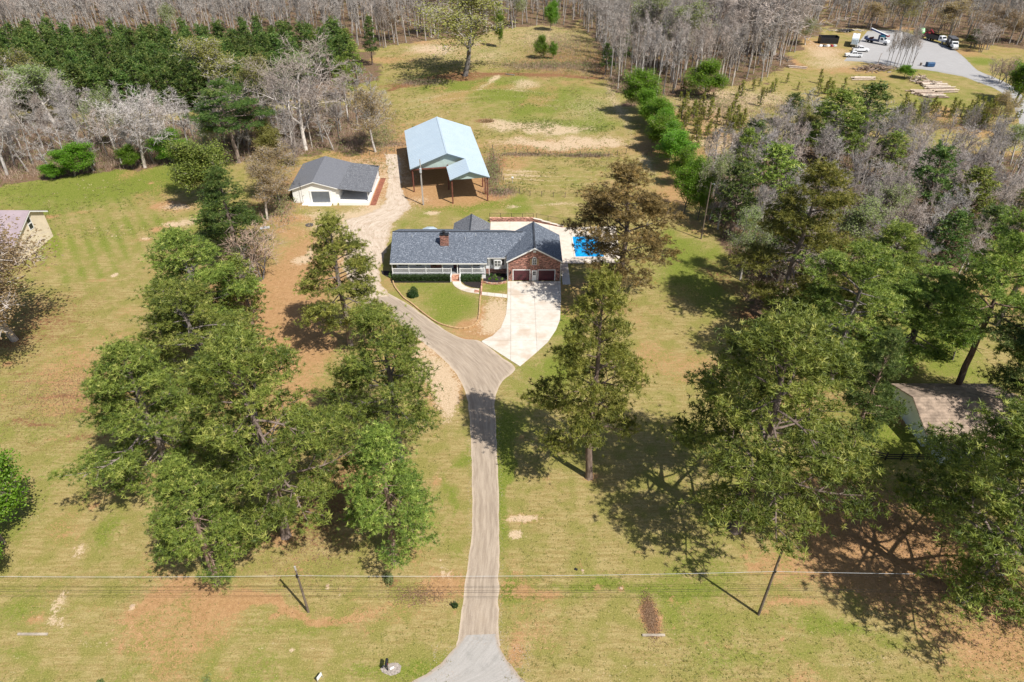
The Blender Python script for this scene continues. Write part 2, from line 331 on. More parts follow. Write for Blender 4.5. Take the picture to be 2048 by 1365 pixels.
a = me.attributes.new('mix4', 'FLOAT_COLOR', 'POINT'); a.data.foreach_set('color', D.astype(np.float32).ravel())
a = me.attributes.new('woodfloor', 'FLOAT', 'POINT'); a.data.foreach_set('value', ch['w'].astype(np.float32))
PATCHES_DONE = True
def ground_material():
    m, nt, N, L, b = new_mat('ground_turf')
    p = pos(nt, 'World')
    at = N.new('ShaderNodeAttribute'); at.attribute_name = 'mix4'
    sp = N.new('ShaderNodeSeparateColor'); L.new(at.outputs['Color'], sp.inputs[0])
    al = at.outputs['Alpha']
    wf = N.new('ShaderNodeAttribute'); wf.attribute_name = 'woodfloor'
    n_s = noise(nt, 8.0, 5, p, .75); n_m = noise(nt, 1.5, 6, p, .72); n_b = noise(nt, 3.1, 4, p, .7); n_h = noise(nt, 1.0, 5, mapped(nt, p, (.35, 2.6, 1), (0,0,.12)), .7); n_l = noise(nt, .33, 4, p, .6); n_x = noise(nt, 4.2, 3, p, .6)
    n_e = math_(nt, 'ADD', math_(nt, 'MULTIPLY', n_b, .75), math_(nt, 'MULTIPLY', n_s, .5))
    def sharp(v, n, lo, hi, k=.9):
        q = math_(nt, 'ADD', math_(nt, 'MULTIPLY', math_(nt, 'SUBTRACT', n, .5), k*1.2), math_(nt, 'MULTIPLY', math_(nt, 'SUBTRACT', n_e, .625), 1.9))
        m_ = (lo+hi)/2; h_ = (hi-lo)/2*.62; return ramp(nt, math_(nt, 'ADD', v, q), m_-h_, m_+h_)
    dry = mix(nt, ramp(nt, n_h, .38, .62), (.285,.220,.095), (.385,.31,.15))
    dry = mix(nt, ramp(nt, n_l, .42, .62), dry, (.245,.225,.075))
    grn = mix(nt, ramp(nt, n_b, .4, .6), (.125,.165,.028), (.215,.240,.055))
    base = mix(nt, sharp(sp.outputs[0], n_m, .05, .95, 1.0), dry, grn)
    # single weeds and bare specks in the turf
    base = mix(nt, math_(nt, 'MULTIPLY', ramp(nt, n_b, .54, .62), .62), base, (.17,.17,.045))
    base = mix(nt, math_(nt, 'MULTIPLY', ramp(nt, n_s, .54, .64), .55), base, (.43,.34,.17))
    lit = mix(nt, n_s, (.16,.082,.045), (.30,.17,.095))
    base = mix(nt, sharp(al, n_m, .18, .85, 1.3), base, lit)
    clay = mix(nt, ramp(nt, n_m, .3, .7), (.36,.205,.11), (.475,.29,.165))
    base = mix(nt, math_(nt, 'MULTIPLY', sharp(sp.outputs[1], n_m, .05, .75, .9), .85), base, clay)
    sand = mix(nt, ramp(nt, n_x, .3, .7), (.50,.375,.25), (.62,.49,.35))
    base = mix(nt, math_(nt, 'MULTIPLY', sharp(sp.outputs[2], n_m, .22, .75, 1.2), .92), base, sand)
    fl = mix(nt, ramp(nt, n_m, .3, .7), (.12,.078,.05), (.25,.17,.115))
    fl = mix(nt, ramp(nt, n_l, .5, .65), fl, (.14,.13,.05))
    base = mix(nt, wf.outputs['Fac'], base, fl)
    dk = lin(nt, n_s, .3, .7, .62, 1.22)
    c = N.new('ShaderNodeHueSaturation'); L.new(base, c.inputs['Color']); L.new(dk, c.inputs['Value'])
    c.inputs['Saturation'].default_value = 1.08
    L.new(c.outputs[0], b.inputs['Base Color']); b.inputs['Roughness'].default_value = .95; b.inputs['Specular IOR Level'].default_value = .15
    bump(nt, b, math_(nt, 'ADD', n_s, n_x), .55, .07)
    return m
me.materials.append(ground_material())
tag(mesh_obj('ground', me), kind='structure')

# ------------------------------------------------------------------ drives, walks, slabs
def catmull(P, n=8):
    P = [Vector(p) for p in P]; out = []
    for i in range(len(P)-1):
        a = P[max(i-1, 0)]; b_, c = P[i], P[i+1]; d = P[min(i+2, len(P)-1)]
        for k in range(n):
            t = k/n; out.append(.5*((2*b_)+(-a+c)*t+(2*a-5*b_+4*c-d)*t*t+(-a+3*b_-3*c+d)*t**3))
    out.append(P[-1]); return out
def strip(name, pairs, material, z, ragged=.12, cols=7, seed=0, sub=10):
    Lp = catmull([G(*p[0])[:2] for p in pairs], sub); Rp = catmull([G(*p[1])[:2] for p in pairs], sub)
    V = []; U = []; s = 0; prev = None
    for i, (l, r) in enumerate(zip(Lp, Rp)):
        mid = (l+r)/2
        if prev is not None: s += (mid-prev).length
        prev = mid; d = (r-l).normalized()
        l2 = l + d*float((fbm(l.x, l.y, 1.3, 50+seed)-.5)*2*ragged*2.5); r2 = r + d*float((fbm(r.x, r.y, 1.3, 60+seed)-.5)*2*ragged*2.5)
        for k in range(cols):
            t = k/(cols-1); q = l2.lerp(r2, t); V.append((q.x, q.y, z)); U.append((t, s, (r2-l2).length))
    n = len(Lp); F = [(i*cols+k, i*cols+k+1, (i+1)*cols+k+1, (i+1)*cols+k) for i in range(n-1) for k in range(cols-1)]
    me = tri_mesh(name, V, F)
    a = me.attributes.new('lane', 'FLOAT_VECTOR', 'POINT'); a.data.foreach_set('vector', np.array(U, dtype=np.float32).ravel())
    me.materials.append(material); return tag(mesh_obj(name, me), kind='structure')
def lane_mat(name, ca, cb, edge, crack=.0, worn=None):
    m, nt, N, L, b = new_mat(name); p = pos(nt, 'World')
    at = N.new('ShaderNodeAttribute'); at.attribute_name = 'lane'
    sx = N.new('ShaderNodeSeparateXYZ'); L.new(at.outputs['Vector'], sx.inputs[0])
    cv = N.new('ShaderNodeCombineXYZ'); L.new(math_(nt, 'MULTIPLY', sx.outputs[0], sx.outputs[2]), cv.inputs[0]); L.new(sx.outputs[1], cv.inputs[1])
    st = noise(nt, 1.0, 5, mapped(nt, cv.outputs[0], (2.6, .22, 1)), .7)
    n1 = noise(nt, .8, 5, p, .6); n2 = noise(nt, 14, 3, p, .7)
    c = mix(nt, ramp(nt, st, .32, .68), ca, cb)
    c = mix(nt, math_(nt, 'MULTIPLY', ramp(nt, n1, .5, .7), .5), c, worn or cb)
    e = math_(nt, 'ABSOLUTE', math_(nt, 'SUBTRACT', sx.outputs[0], .5))
    e = ramp(nt, math_(nt, 'ADD', e, math_(nt, 'MULTIPLY', math_(nt, 'SUBTRACT', n1, .5), .16)), .40, .50)
    c = mix(nt, math_(nt, 'MULTIPLY', e, .8), c, edge)
    h = N.new('ShaderNodeHueSaturation'); L.new(c, h.inputs['Color']); L.new(lin(nt, n2, .2, .8, .78, 1.2), h.inputs['Value'])
    L.new(h.outputs[0], b.inputs['Base Color']); b.inputs['Roughness'].default_value = .9; bump(nt, b, n2, .4, .03); return m
M_drive = lane_mat('old_asphalt_and_grit', (.28,.22,.165), (.43,.35,.27), (.52,.42,.32), worn=(.36,.285,.21))
M_apron = lane_mat('grey_asphalt', (.33,.31,.285), (.40,.375,.35), (.36,.28,.21), worn=(.26,.25,.23))
M_track = lane_mat('pale_gravel', (.44,.345,.255), (.60,.50,.40), (.40,.30,.19), worn=(.36,.24,.155))
M_lot = lane_mat('lot_asphalt', (.32,.31,.305), (.39,.38,.375), (.30,.29,.27), worn=(.36,.35,.34))
strip('road_apron', [((700,1420),(1120,1420)),((800,1375),(1064,1375)),((868,1338),(1034,1345)),((902,1304),(1006,1308)),((920,1282),(998,1284)),((932,1270),(997,1268))], M_apron, .012, .12, seed=3)
strip('driveway', [((912,1292),(1002,1292)),((919,1255),(998,1255)),((924,1215),(997,1215)),((932,1150),(998,1150)),((945,1050),(998,1050)),((944,950),(996,950)),((940,860),(992,860)),((935,800),(990,800)),((922,765),(1003,765)),((905,737),(1030,737)),((880,712),(1000,712)),((850,688),(962,683)),((825,668),(925,677)),((795,645),(890,660)),((762,622),(850,632)),((728,606),(812,606)),((700,575),(772,584))], M_drive, .006, .06, seed=1)
strip('gravel_track', [((712,600),(782,592)),((695,560),(765,572)),((690,520),(760,540)),((690,490),(772,508)),((680,460),(778,480)),((690,440),(784,452)),((735,428),(800,434)),((765,408),(822,414)),((772,385),(808,385)),((775,350),(803,350)),((772,318),(800,318)),((768,308),(795,308))], M_track, .009, .35, seed=2)
strip('parking_lot', [((1688,122),(1735,62)),((1725,124),(1790,60)),((1790,134),(1840,74)),((1850,140),(1895,92)),((1920,152),(1925,112)),((1960,166),(1955,140)),((1995,180),(1990,155)),((2022,205),(2035,180)),((2040,250),(2062,225)),((2048,300),(2078,280))], M_lot, .008, .3, seed=4)

def clip(poly, a, b_, c):     # keep a*x+b*y<=c
    out = []
    for i in range(len(poly)):
        p, q = poly[i], poly[(i+1) % len(poly)]; dp = a*p[0]+b_*p[1]-c; dq = a*q[0]+b_*q[1]-c
        if dp <= 0: out.append(p)
        if dp*dq < 0:
            t = dp/(dp-dq); out.append((p[0]+(q[0]-p[0])*t, p[1]+(q[1]-p[1])*t))
    return out
def slabs(root, poly, xs, ysl, z0, z1, material, gap=.02, name='slab'):
    for i in range(len(xs)-1):
        for j in range(len(ysl)-1):
            q = clip(clip(clip(clip(poly, 1,0,xs[i+1]-gap), -1,0,-xs[i]-gap), 0,1,ysl[j+1]-gap), 0,-1,-ysl[j]-gap)
            if len(q) < 3: continue
            ar = sum(q[k][0]*q[(k+1) % len(q)][1]-q[(k+1) % len(q)][0]*q[k][1] for k in range(len(q)))/2
            if abs(ar) < .4: continue
            if ar < 0: q = q[::-1]
            MB().prism(q, z0, z1+R.uniform(-.004,.004)).build(name, material, root)
def concrete(name, ca, cb, stain, k=1.0):
    m, nt, N, L, b = new_mat(name); p = pos(nt, 'World')
    n0 = noise(nt, .25, 4, p); n1 = noise(nt, 1.1, 5, p, .65); n2 = noise(nt, 12, 3, p, .7)
    oi = N.new('ShaderNodeObjectInfo')
    c = mix(nt, ramp(nt, n1, .3, .7), ca, cb); c = mix(nt, math_(nt, 'MULTIPLY', ramp(nt, n0, .5, .68), .6*k), c, stain)
    sw = noise(nt, 1.0, 4, mapped(nt, p, (.35, 1.9, 1), (0,0,.75)), .6); c = mix(nt, math_(nt, 'MULTIPLY', ramp(nt, sw, .52, .72), .35*k), c, stain)
    h = N.new('ShaderNodeHueSaturation'); L.new(c, h.inputs['Color'])
    L.new(math_(nt, 'MULTIPLY', lin(nt, n2, .2, .8, .9, 1.08), lin(nt, oi.outputs['Random'], 0, 1, .95, 1.05)), h.inputs['Value'])
    L.new(h.outputs[0], b.inputs['Base Color']); b.inputs['Roughness'].default_value = .85; bump(nt, b, n2, .2, .01); return m
M_conc = concrete('pale_concrete', (.56,.51,.44), (.64,.60,.535), (.46,.34,.24))
M_patio = concrete('patio_concrete', (.60,.51,.415), (.68,.61,.52), (.50,.40,.31), .5)
pad = G2([(1015,563),(1121,563),(1122,600),(1120,640),(1112,660),(1096,684),(1072,706),(1040,733),(962,683),(985,672),(1002,656),(1012,630),(1015,600)])
pad_o = MB().prism(pad[::-1], -.05, .02).build('concrete_driveway', mat('joint_sand', (.30,.25,.2)), None, 'structure')
slabs(pad_o, pad[::-1], [-4.6, -.2, 3.75, 7.9, 12], [60, 84.5, 88.6, 93, 97.6, 110], .02, .06, M_conc)
walk = catmull(G2([(905,561),(906,568),(914,576),(930,583),(958,588)]), 6); walk2 = catmull(G2([(921,561),(924,568),(934,574),(944,577),(958,578)]), 6)
wk = MB().prism([tuple(p) for p in walk]+[tuple(p) for p in walk2[::-1]], -.05, .015).build('front_walk', mat('joint_sand', (.3,.25,.2)), None, 'structure')
for i in range(0, len(walk)-1, 4):
    j = min(i+4, len(walk)-1)
    MB().prism([tuple(walk[k]) for k in range(i, j+1)]+[tuple(walk2[k]) for k in range(j, i-1, -1)], .016, .055+.002*(i % 3)).build('slab', M_conc, wk)
w3 = G2([(962,584),(1014,589),(1014,596),(962,590)])[::-1]
wk2 = MB().prism(w3, -.05, .012).build('garage_walk', mat('joint_sand', (.3,.25,.2)), None, 'structure')
slabs(wk2, w3, [-6, -4.2, -2.9, -1.6, 0], [90, 110], .013, .05, M_conc)
# side walk of the garage and the pool deck
sw_ = MB().box(8.75, 10.1, 101.0, 108.2, -.05, .03).build('side_walk', M_conc, None, 'structure')
deck = [(-4.3,111.0),(3.0,111.0),(3.0,112.6),(8.9,112.6),(8.9,108.3),(19.8,108.3),(20.6,123.3),(10.4,122.6),(8.2,123.4),(4.1,125.2),(-4.3,125.2)]
dk_o = MB().prism(deck, -.05, .03).build('pool_deck', mat('joint_sand', (.3,.25,.2)), None, 'structure')
pool = (11.7, 16.9, 110.7, 118.6)
def ring_slabs():
    xs = [-4.3, -.4, 3.5, 7.4, 11.4, 14.3, 17.2, 20.7]; ysl = [108.3, 110.4, 114.6, 118.9, 122.4, 125.3]
    for i in range(len(xs)-1):
        for j in range(len(ysl)-1):
            if xs[i] >= 11.3 and xs[i+1] <= 17.3 and ysl[j] >= 110.3 and ysl[j+1] <= 119: continue
            slabs(dk_o, deck, [xs[i], xs[i+1]], [ysl[j], ysl[j+1]], .031, .075, M_patio, .012)
ring_slabs()
# ------------------------------------------------------------------ plants
M_pbark = bark_mat('pine_bark', (.13,.10,.085), (.24,.19,.165))
M_gbark = bark_mat('grey_bark', (.30,.27,.245), (.50,.46,.42))
M_dbark = bark_mat('dark_bark', (.14,.12,.105), (.25,.22,.20))
M_twig = bark_mat('grey_twigs', (.30,.26,.235), (.44,.39,.355))
M_twigb = bark_mat('brown_twigs', (.25,.19,.155), (.38,.31,.26))
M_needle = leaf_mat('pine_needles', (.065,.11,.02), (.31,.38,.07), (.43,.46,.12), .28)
M_needle_d = leaf_mat('dark_pine_needles', (.03,.07,.015), (.15,.225,.045), (.24,.28,.08), .25)
M_needle_y = leaf_mat('olive_pine_needles', (.085,.105,.02), (.36,.365,.075), (.46,.43,.12), .28)
M_cedar = leaf_mat('bronze_cedar', (.09,.065,.025), (.29,.20,.07), (.42,.28,.10), .22)
M_fresh = leaf_mat('fresh_leaves', (.07,.17,.010), (.235,.40,.035), (.36,.48,.06), .42)
M_leafd = leaf_mat('evergreen_leaves', (.05,.095,.025), (.22,.30,.08), (.34,.39,.13), .25)
M_bud = leaf_mat('yellow_green_buds', (.22,.23,.06), (.36,.34,.11), (.45,.40,.16), .4)
M_budb = leaf_mat('brown_buds', (.26,.185,.10), (.40,.31,.17), (.46,.39,.21), .4)
M_budg = leaf_mat('pale_green_buds', (.20,.25,.09), (.32,.38,.15), (.42,.44,.2), .4)
M_hedge = leaf_mat('hedge_leaves', (.018,.045,.010), (.055,.10,.020), (.11,.16,.04), .25)

def nrm(a): return a/np.maximum(np.linalg.norm(a, axis=-1, keepdims=True), 1e-9)
def segs_mesh(segs, n=5):
    """tapered branch segments (p0, p1, r0, r1) -> verts, quads"""
    if not len(segs): return np.zeros((0,3)), np.zeros((0,4), int)
    S = np.array([(*a, *b, r0, r1) for a, b, r0, r1 in segs]); p0, p1, r0, r1 = S[:, :3], S[:, 3:6], S[:, 6], S[:, 7]
    d = nrm(p1-p0); ref = np.where(np.abs(d[:, 2:3]) < .8, [[0,0,1.]], [[1.,0,0]])
    u = nrm(np.cross(d, ref)); w = np.cross(d, u); t = np.arange(n)*2*np.pi/n
    c = np.cos(t)[None, :, None]; s = np.sin(t)[None, :, None]; rr = u[:, None]*c+w[:, None]*s
    A = p0[:, None]+rr*r0[:, None, None]; B = p1[:, None]+rr*r1[:, None, None]
    V = np.concatenate([A, B], 1).reshape(-1, 3); k = np.arange(n); k2 = (k+1) % n
    f = np.stack([k, k2, n+k2, n+k], 1)
    F = (f[None]+(np.arange(len(S))*2*n)[:, None, None]).reshape(-1, 4); return V, F
def join(parts):
    V = []; F = []; o = 0
    for v, f in parts:
        if len(v) == 0: continue
        V.append(v); F.append(f+o); o += len(v)
    return np.concatenate(V), np.concatenate(F)
def needles(C, m, length, width, up, g, tint0, spread=1.0, out=None):
    """tufts at C (n,3): m narrow triangles each"""
    n = len(C); d = g.normal(size=(n, m, 3))*spread; d[..., 2] += up
    if out is not None: d += out[:, None]*.7
    d = nrm(d); L_ = length*g.uniform(.65, 1.15, (n, m, 1)); tip = C[:, None]+d*L_
    side = nrm(np.cross(d, g.normal(size=(n, m, 3))))*width*.5
    base = C[:, None]+d*L_*.12
    V = np.stack([base-side, base+side, tip+side*.35], 2).reshape(-1, 3)
    F = np.arange(len(V)).reshape(-1, 3); t = np.repeat(np.clip(tint0+g.normal(size=n)*.24, 0, 1), m*3)
    return V, F, t
def leaves(C, size, g, tint0, flat=.6):
    n = len(C); nm = g.normal(size=(n, 3)); nm[:, 2] = np.abs(nm[:, 2])+flat; nm = nrm(nm)
    u = nrm(np.cross(nm, g.normal(size=(n, 3)))); w = np.cross(nm, u); s = size*g.uniform(.6, 1.25, (n, 1))
    V = np.stack([C-u*s, C-w*s*.6, C+u*s, C+w*s*.6], 1).reshape(-1, 3); F = np.arange(4*n).reshape(-1, 4)
    return V, F, np.repeat(np.clip(tint0+g.normal(size=n)*.16, 0, 1), 4)

def pine(seed, H, cb, RR, limbs=46, per=7, ntuft=11, m=9, nl=.42, nw=.085, top=.5, stubs=14, cs=1.0):
    g = np.random.default_rng(seed); segs = []; C = []; T = []
    n = 12; tp = [np.zeros(3)]; lean = g.normal(size=2)*.012
    for i in range(n):
        tp.append(tp[-1]+np.array([lean[0]*H/n+g.normal()*.012*H/n*3, lean[1]*H/n+g.normal()*.012*H/n*3, H/n*(.985 if i == n-1 else 1)]))
    tp = np.array(tp); r0 = .0155*H+.03
    rad = lambda t: r0*(1-t)**.75*.98+.03
    for i in range(n): segs.append((tp[i], tp[i+1], rad(i/n), rad((i+1)/n)))
    segs.append((np.array([0,0,-.3]), tp[0]+[0,0,.25], r0*1.5, r0*1.05))
    at = lambda t: np.array([np.interp(t*n, np.arange(n+1), tp[:, k]) for k in range(3)])
    az = g.uniform(0, 6.28)
    lop = g.uniform(0, 6.28); lopk = g.uniform(.1, .3)
    for i in range(limbs+stubs):
        stub = i >= limbs
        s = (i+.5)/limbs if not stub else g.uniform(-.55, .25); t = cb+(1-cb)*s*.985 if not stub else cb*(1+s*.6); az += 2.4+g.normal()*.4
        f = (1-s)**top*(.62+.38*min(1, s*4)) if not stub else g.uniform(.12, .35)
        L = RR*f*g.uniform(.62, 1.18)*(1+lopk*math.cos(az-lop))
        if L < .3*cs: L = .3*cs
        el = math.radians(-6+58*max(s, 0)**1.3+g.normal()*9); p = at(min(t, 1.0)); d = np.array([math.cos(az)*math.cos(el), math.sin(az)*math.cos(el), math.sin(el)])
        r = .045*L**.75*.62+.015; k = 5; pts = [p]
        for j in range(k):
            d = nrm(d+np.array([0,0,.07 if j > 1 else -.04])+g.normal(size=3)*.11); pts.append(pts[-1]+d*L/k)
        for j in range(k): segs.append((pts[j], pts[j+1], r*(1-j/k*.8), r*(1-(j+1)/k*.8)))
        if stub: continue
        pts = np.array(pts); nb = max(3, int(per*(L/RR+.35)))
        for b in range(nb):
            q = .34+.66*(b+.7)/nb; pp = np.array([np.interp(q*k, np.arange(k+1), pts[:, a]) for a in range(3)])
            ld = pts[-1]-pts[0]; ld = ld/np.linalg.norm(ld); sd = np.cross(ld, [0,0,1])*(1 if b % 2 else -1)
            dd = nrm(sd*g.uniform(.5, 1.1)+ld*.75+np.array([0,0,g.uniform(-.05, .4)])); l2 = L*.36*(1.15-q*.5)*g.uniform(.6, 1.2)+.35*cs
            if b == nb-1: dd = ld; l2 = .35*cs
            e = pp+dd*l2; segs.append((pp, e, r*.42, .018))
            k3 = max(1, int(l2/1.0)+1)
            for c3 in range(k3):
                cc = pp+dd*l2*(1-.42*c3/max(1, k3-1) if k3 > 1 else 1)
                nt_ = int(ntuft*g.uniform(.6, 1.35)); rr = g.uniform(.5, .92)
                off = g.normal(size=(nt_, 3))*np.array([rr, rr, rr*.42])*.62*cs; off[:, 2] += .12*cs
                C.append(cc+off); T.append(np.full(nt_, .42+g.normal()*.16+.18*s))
    nt_ = int(ntuft*2.2); C.append(at(1.0)+g.normal(size=(nt_, 3))*np.array([.45,.45,.6])*cs); T.append(np.full(nt_, .6))
    C = np.concatenate(C); T = np.concatenate(T)
    return segs_mesh(segs, 6), needles(C, m, nl, nw, .75, g, T)

def broad(seed, H, RR, first=.3, kids=(6,5,5,4), twig=1.0, tw=.045, up=.55, nleaf=0, lsize=.12, tips=3, clump=.5, r0k=.016, multi=1):
    """broadleaf skeleton: trunk(s), limbs, twigs as thin spikes, and optional leaves round the tips"""
    g = np.random.default_rng(seed); segs = []; tw_a = []; tw_b = []; tipp = []
    def grow(p, d, L, r, lev):
        k = 4 if lev < 2 else 3; pts = [p]
        for j in range(k):
            d = nrm(d+g.normal(size=3)*(.035 if lev == 0 else .10+.05*lev)+np.array([0,0,.10*up if lev else .05])); pts.append(pts[-1]+d*L/k)
        last = lev >= len(kids)
        if last:
            tw_a.append(pts[0]); tw_b.append(pts[2]); tw_a.append(pts[2]); tw_b.append(pts[-1]); tipp.append(pts[-1])
            for _ in range(tips):
                q = pts[g.integers(0, k)]; dd = nrm(d+g.normal(size=3)*.75); e = q+dd*twig*g.uniform(.4, 1.0); tw_a.append(q); tw_b.append(e); tipp.append(e)
            return
        for j in range(k): segs.append((pts[j], pts[j+1], max(.012, r*(1-.72*j/k)), max(.010, r*(1-.72*(j+1)/k)), lev))
        n = kids[lev]; az = g.uniform(0, 6.28)
        for i in range(n):
            q = (first if lev == 0 else .25)+(1-(first if lev == 0 else .25))*(i+.6)/n; q = min(q, 1.0)
            pp = np.array([np.interp(q*k, np.arange(k+1), np.array(pts)[:, a]) for a in range(3)])
            az += 2.4+g.normal()*.5; ref = np.cross(d, [0,0,1.]) if abs(d[2]) < .95 else np.array([1.,0,0]); ref = nrm(ref); r2 = np.cross(d, ref)
            side = ref*math.cos(az)+r2*math.sin(az); ang = g.uniform(.55, .95) if i < n-1 else g.uniform(0, .35)
            dd = nrm(d*math.cos(ang)+side*math.sin(ang)+np.array([0,0,up*.35]))
            Lk = (RR*1.15 if lev == 0 else L*.62)*g.uniform(.7, 1.15)*(1.0 if lev else (1.12-q*.45))
            grow(pp, dd, Lk, r*(1-.72*q)*.62+.008, lev+1)
    for mI in range(multi):
        a = g.uniform(0, 6.28); o = np.array([math.cos(a), math.sin(a), 0])*(.25 if multi > 1 else 0)
        grow(o+[0,0,-.2], nrm(np.array([o[0]*.8+g.normal()*.04, o[1]*.8+g.normal()*.04, 1.])), H*.82*(g.uniform(.8, 1) if multi > 1 else 1), r0k*H/(multi**.4)+.02, 0)
    big = [s[:4] for s in segs if s[4] < 2]; small = [s[:4] for s in segs if s[4] >= 2]
    V, F = join([segs_mesh(big, 6), segs_mesh(small, 3)])
    a = np.array(tw_a); b = np.array(tw_b); d = nrm(b-a); sd = nrm(np.cross(d, g.normal(size=d.shape)))*tw*.5
    TV = np.stack([a-sd, a+sd, b+sd*.3, b-sd*.3], 1).reshape(-1, 3); TF = np.arange(len(TV)).reshape(-1, 4)
    lv = None
    if nleaf:
        P_ = np.array(tipp); C = np.repeat(P_, nleaf, 0)+g.normal(size=(len(P_)*nleaf, 3))*clump*.5
        lv = leaves(C, lsize, g, np.repeat(.45+g.normal(size=len(P_))*.18, nleaf))
    return (V, F), (TV, TF), lv
def blob_leaves(seed, n, rx, ry, rz, size, lumps=9, z0=0.0, t=.45):
    """a shrub: leaf faces through lumpy overlapping clumps"""
    g = np.random.default_rng(seed); c = g.normal(size=(lumps, 3)); c = nrm(c)*g.uniform(.2, .62, (lumps, 1)); c[:, 2] = np.abs(c[:, 2])
    k = g.integers(0, lumps, n); o = nrm(g.normal(size=(n, 3)))*g.uniform(.55, 1, (n, 1))**.5*.5
    P_ = (c[k]+o)*[rx, ry, rz]; P_[:, 2] = np.abs(P_[:, 2])+z0
    return leaves(P_, size, g, t+g.normal(size=lumps)[k]*.12, .3)

PROTO = {}
def proto(key, trunkVF, crown, bark):
    PROTO.setdefault(key, [])
    tm = tri_mesh('trunk', trunkVF[0], trunkVF[1], None, [bark]) if trunkVF is not None else None
    cr = []
    for nm_, c in crown:
        v, f = c[0], c[1]; t = c[2] if len(c) > 2 else None
        cr.append((nm_, tri_mesh(nm_, v, f, t, [c[3]])))
    PROTO[key].append((tm, cr))
for i, (H, cb, rr, lm, top) in enumerate([(20,.32,5.2,36,.5),(20,.22,5.8,42,.6),(20,.40,5.6,32,.42),(20,.26,5.0,42,.7),(20,.48,5.4,28,.4),(20,.28,6.2,38,.5)]):
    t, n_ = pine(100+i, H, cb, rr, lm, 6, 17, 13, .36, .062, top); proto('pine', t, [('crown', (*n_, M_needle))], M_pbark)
for i in range(3):
    t, n_ = pine(140+i, 12, .30, 2.7, 30, 5, 8, 7, .42, .12, .75, 6); proto('midpine', t, [('crown', (*n_, M_needle_d))], M_pbark)
for i in range(4):
    t, n_ = pine(150+i, 10, .12, 2.1, 26, 4, 7, 6, .5, .17, .9, 0); proto('standpine', t, [('crown', (*n_, M_needle_d))], M_pbark)
for i in range(3):
    t, n_ = pine(160+i, 2.6, .08, .72, 16, 2, 3, 7, .26, .07, 1.0, 0, .28); proto('sapling', t, [('crown', (*n_, M_needle_y))], M_pbark)
for i in range(6):
    a, b_, c = broad(200+i, 16, 3.6+.5*(i % 3), .32, (7,5,4,4), 1.1, .055, .75); proto('bare', a, [('crown', (*b_, None, M_twig))], M_gbark)
for i in range(4):
    a, b_, c = broad(210+i, 18, 2.0, .42, (9,4,4), 1.1, .06, 1.1, tips=3, r0k=.012); proto('slender', a, [('crown', (*b_, None, M_twig))], M_gbark)
for i in range(2):
    a, b_, c = broad(220+i, 17, 6.2, .2, (8,6,5,4), 1.3, .05, .35, tips=3); proto('bigbare', a, [('crown', (*b_, None, M_twig))], M_gbark)
for i in range(3):
    a, b_, c = broad(230+i, 8, 2.1, .18, (6,5,4), .9, .045, .6, multi=3); proto('smallbare', a, [('crown', (*b_, None, M_twigb))], M_dbark)
for i in range(3):
    a, b_, c = broad(240+i, 16, 4.4, .3, (7,5,4,4), 1.0, .05, .6, nleaf=3, lsize=.15, clump=.7); proto('bud', a, [('twigs', (*b_, None, M_twig)), ('crown', (*c, M_bud))], M_gbark)
for i in range(3):
    a, b_, c = broad(250+i, 10, 3.2, .12, (8,5,4,4), .8, .04, .5, nleaf=9, lsize=.13, clump=.7); proto('leafy', a, [('twigs', (*b_, None, M_twigb)), ('crown', (*c, M_fresh))], M_dbark)
for i in range(2):
    a, b_, c = broad(270+i, 15, 4.6, .25, (8,6,5,4), 1.1, .065, .5, nleaf=4, lsize=.12, clump=.8); proto('budthick', a, [('twigs', (*b_, None, M_twig)), ('crown', (*c, M_budb))], M_gbark)
for i in range(2):
    a, b_, c = broad(260+i, 15, 4.8, .22, (9,6,5,3), .8, .04, .45, nleaf=10, lsize=.20, clump=1.1); proto('oak', a, [('twigs', (*b_, None, M_twig)), ('crown', (*c, M_leafd))], M_dbark)

def place(key, x, y, sx, sz, label, cat, name, group=None, leafm=None, barkm=None, v=None, rz=None, z=0.0):
    tm, cr = PROTO[key][(v if v is not None else R.randrange(99)) % len(PROTO[key])]
    t = thing(name, label, cat, (x, y, z), rz if rz is not None else R.uniform(0, 6.28), group); t.scale = (sx, sx, sz)
    o = mesh_obj('trunk', tm, t)
    if barkm: o.material_slots[0].link = 'OBJECT'; o.material_slots[0].material = barkm
    for n_, me_ in cr:
        c = mesh_obj(n_, me_, t)
        if leafm and n_ == 'crown': c.material_slots[0].link = 'OBJECT'; c.material_slots[0].material = leafm
    return t
def tree_at(key, bx, by, ty, wpx, H0, R0, *a, **k):
    x, y, _ = G(bx, by); h = max(1.0, zat(by, ty)); r = wpx/2*mpp((by+ty)/2 if by-ty < 200 else by-90)
    return place(key, x, y, r/R0, h/H0, *a, **k)

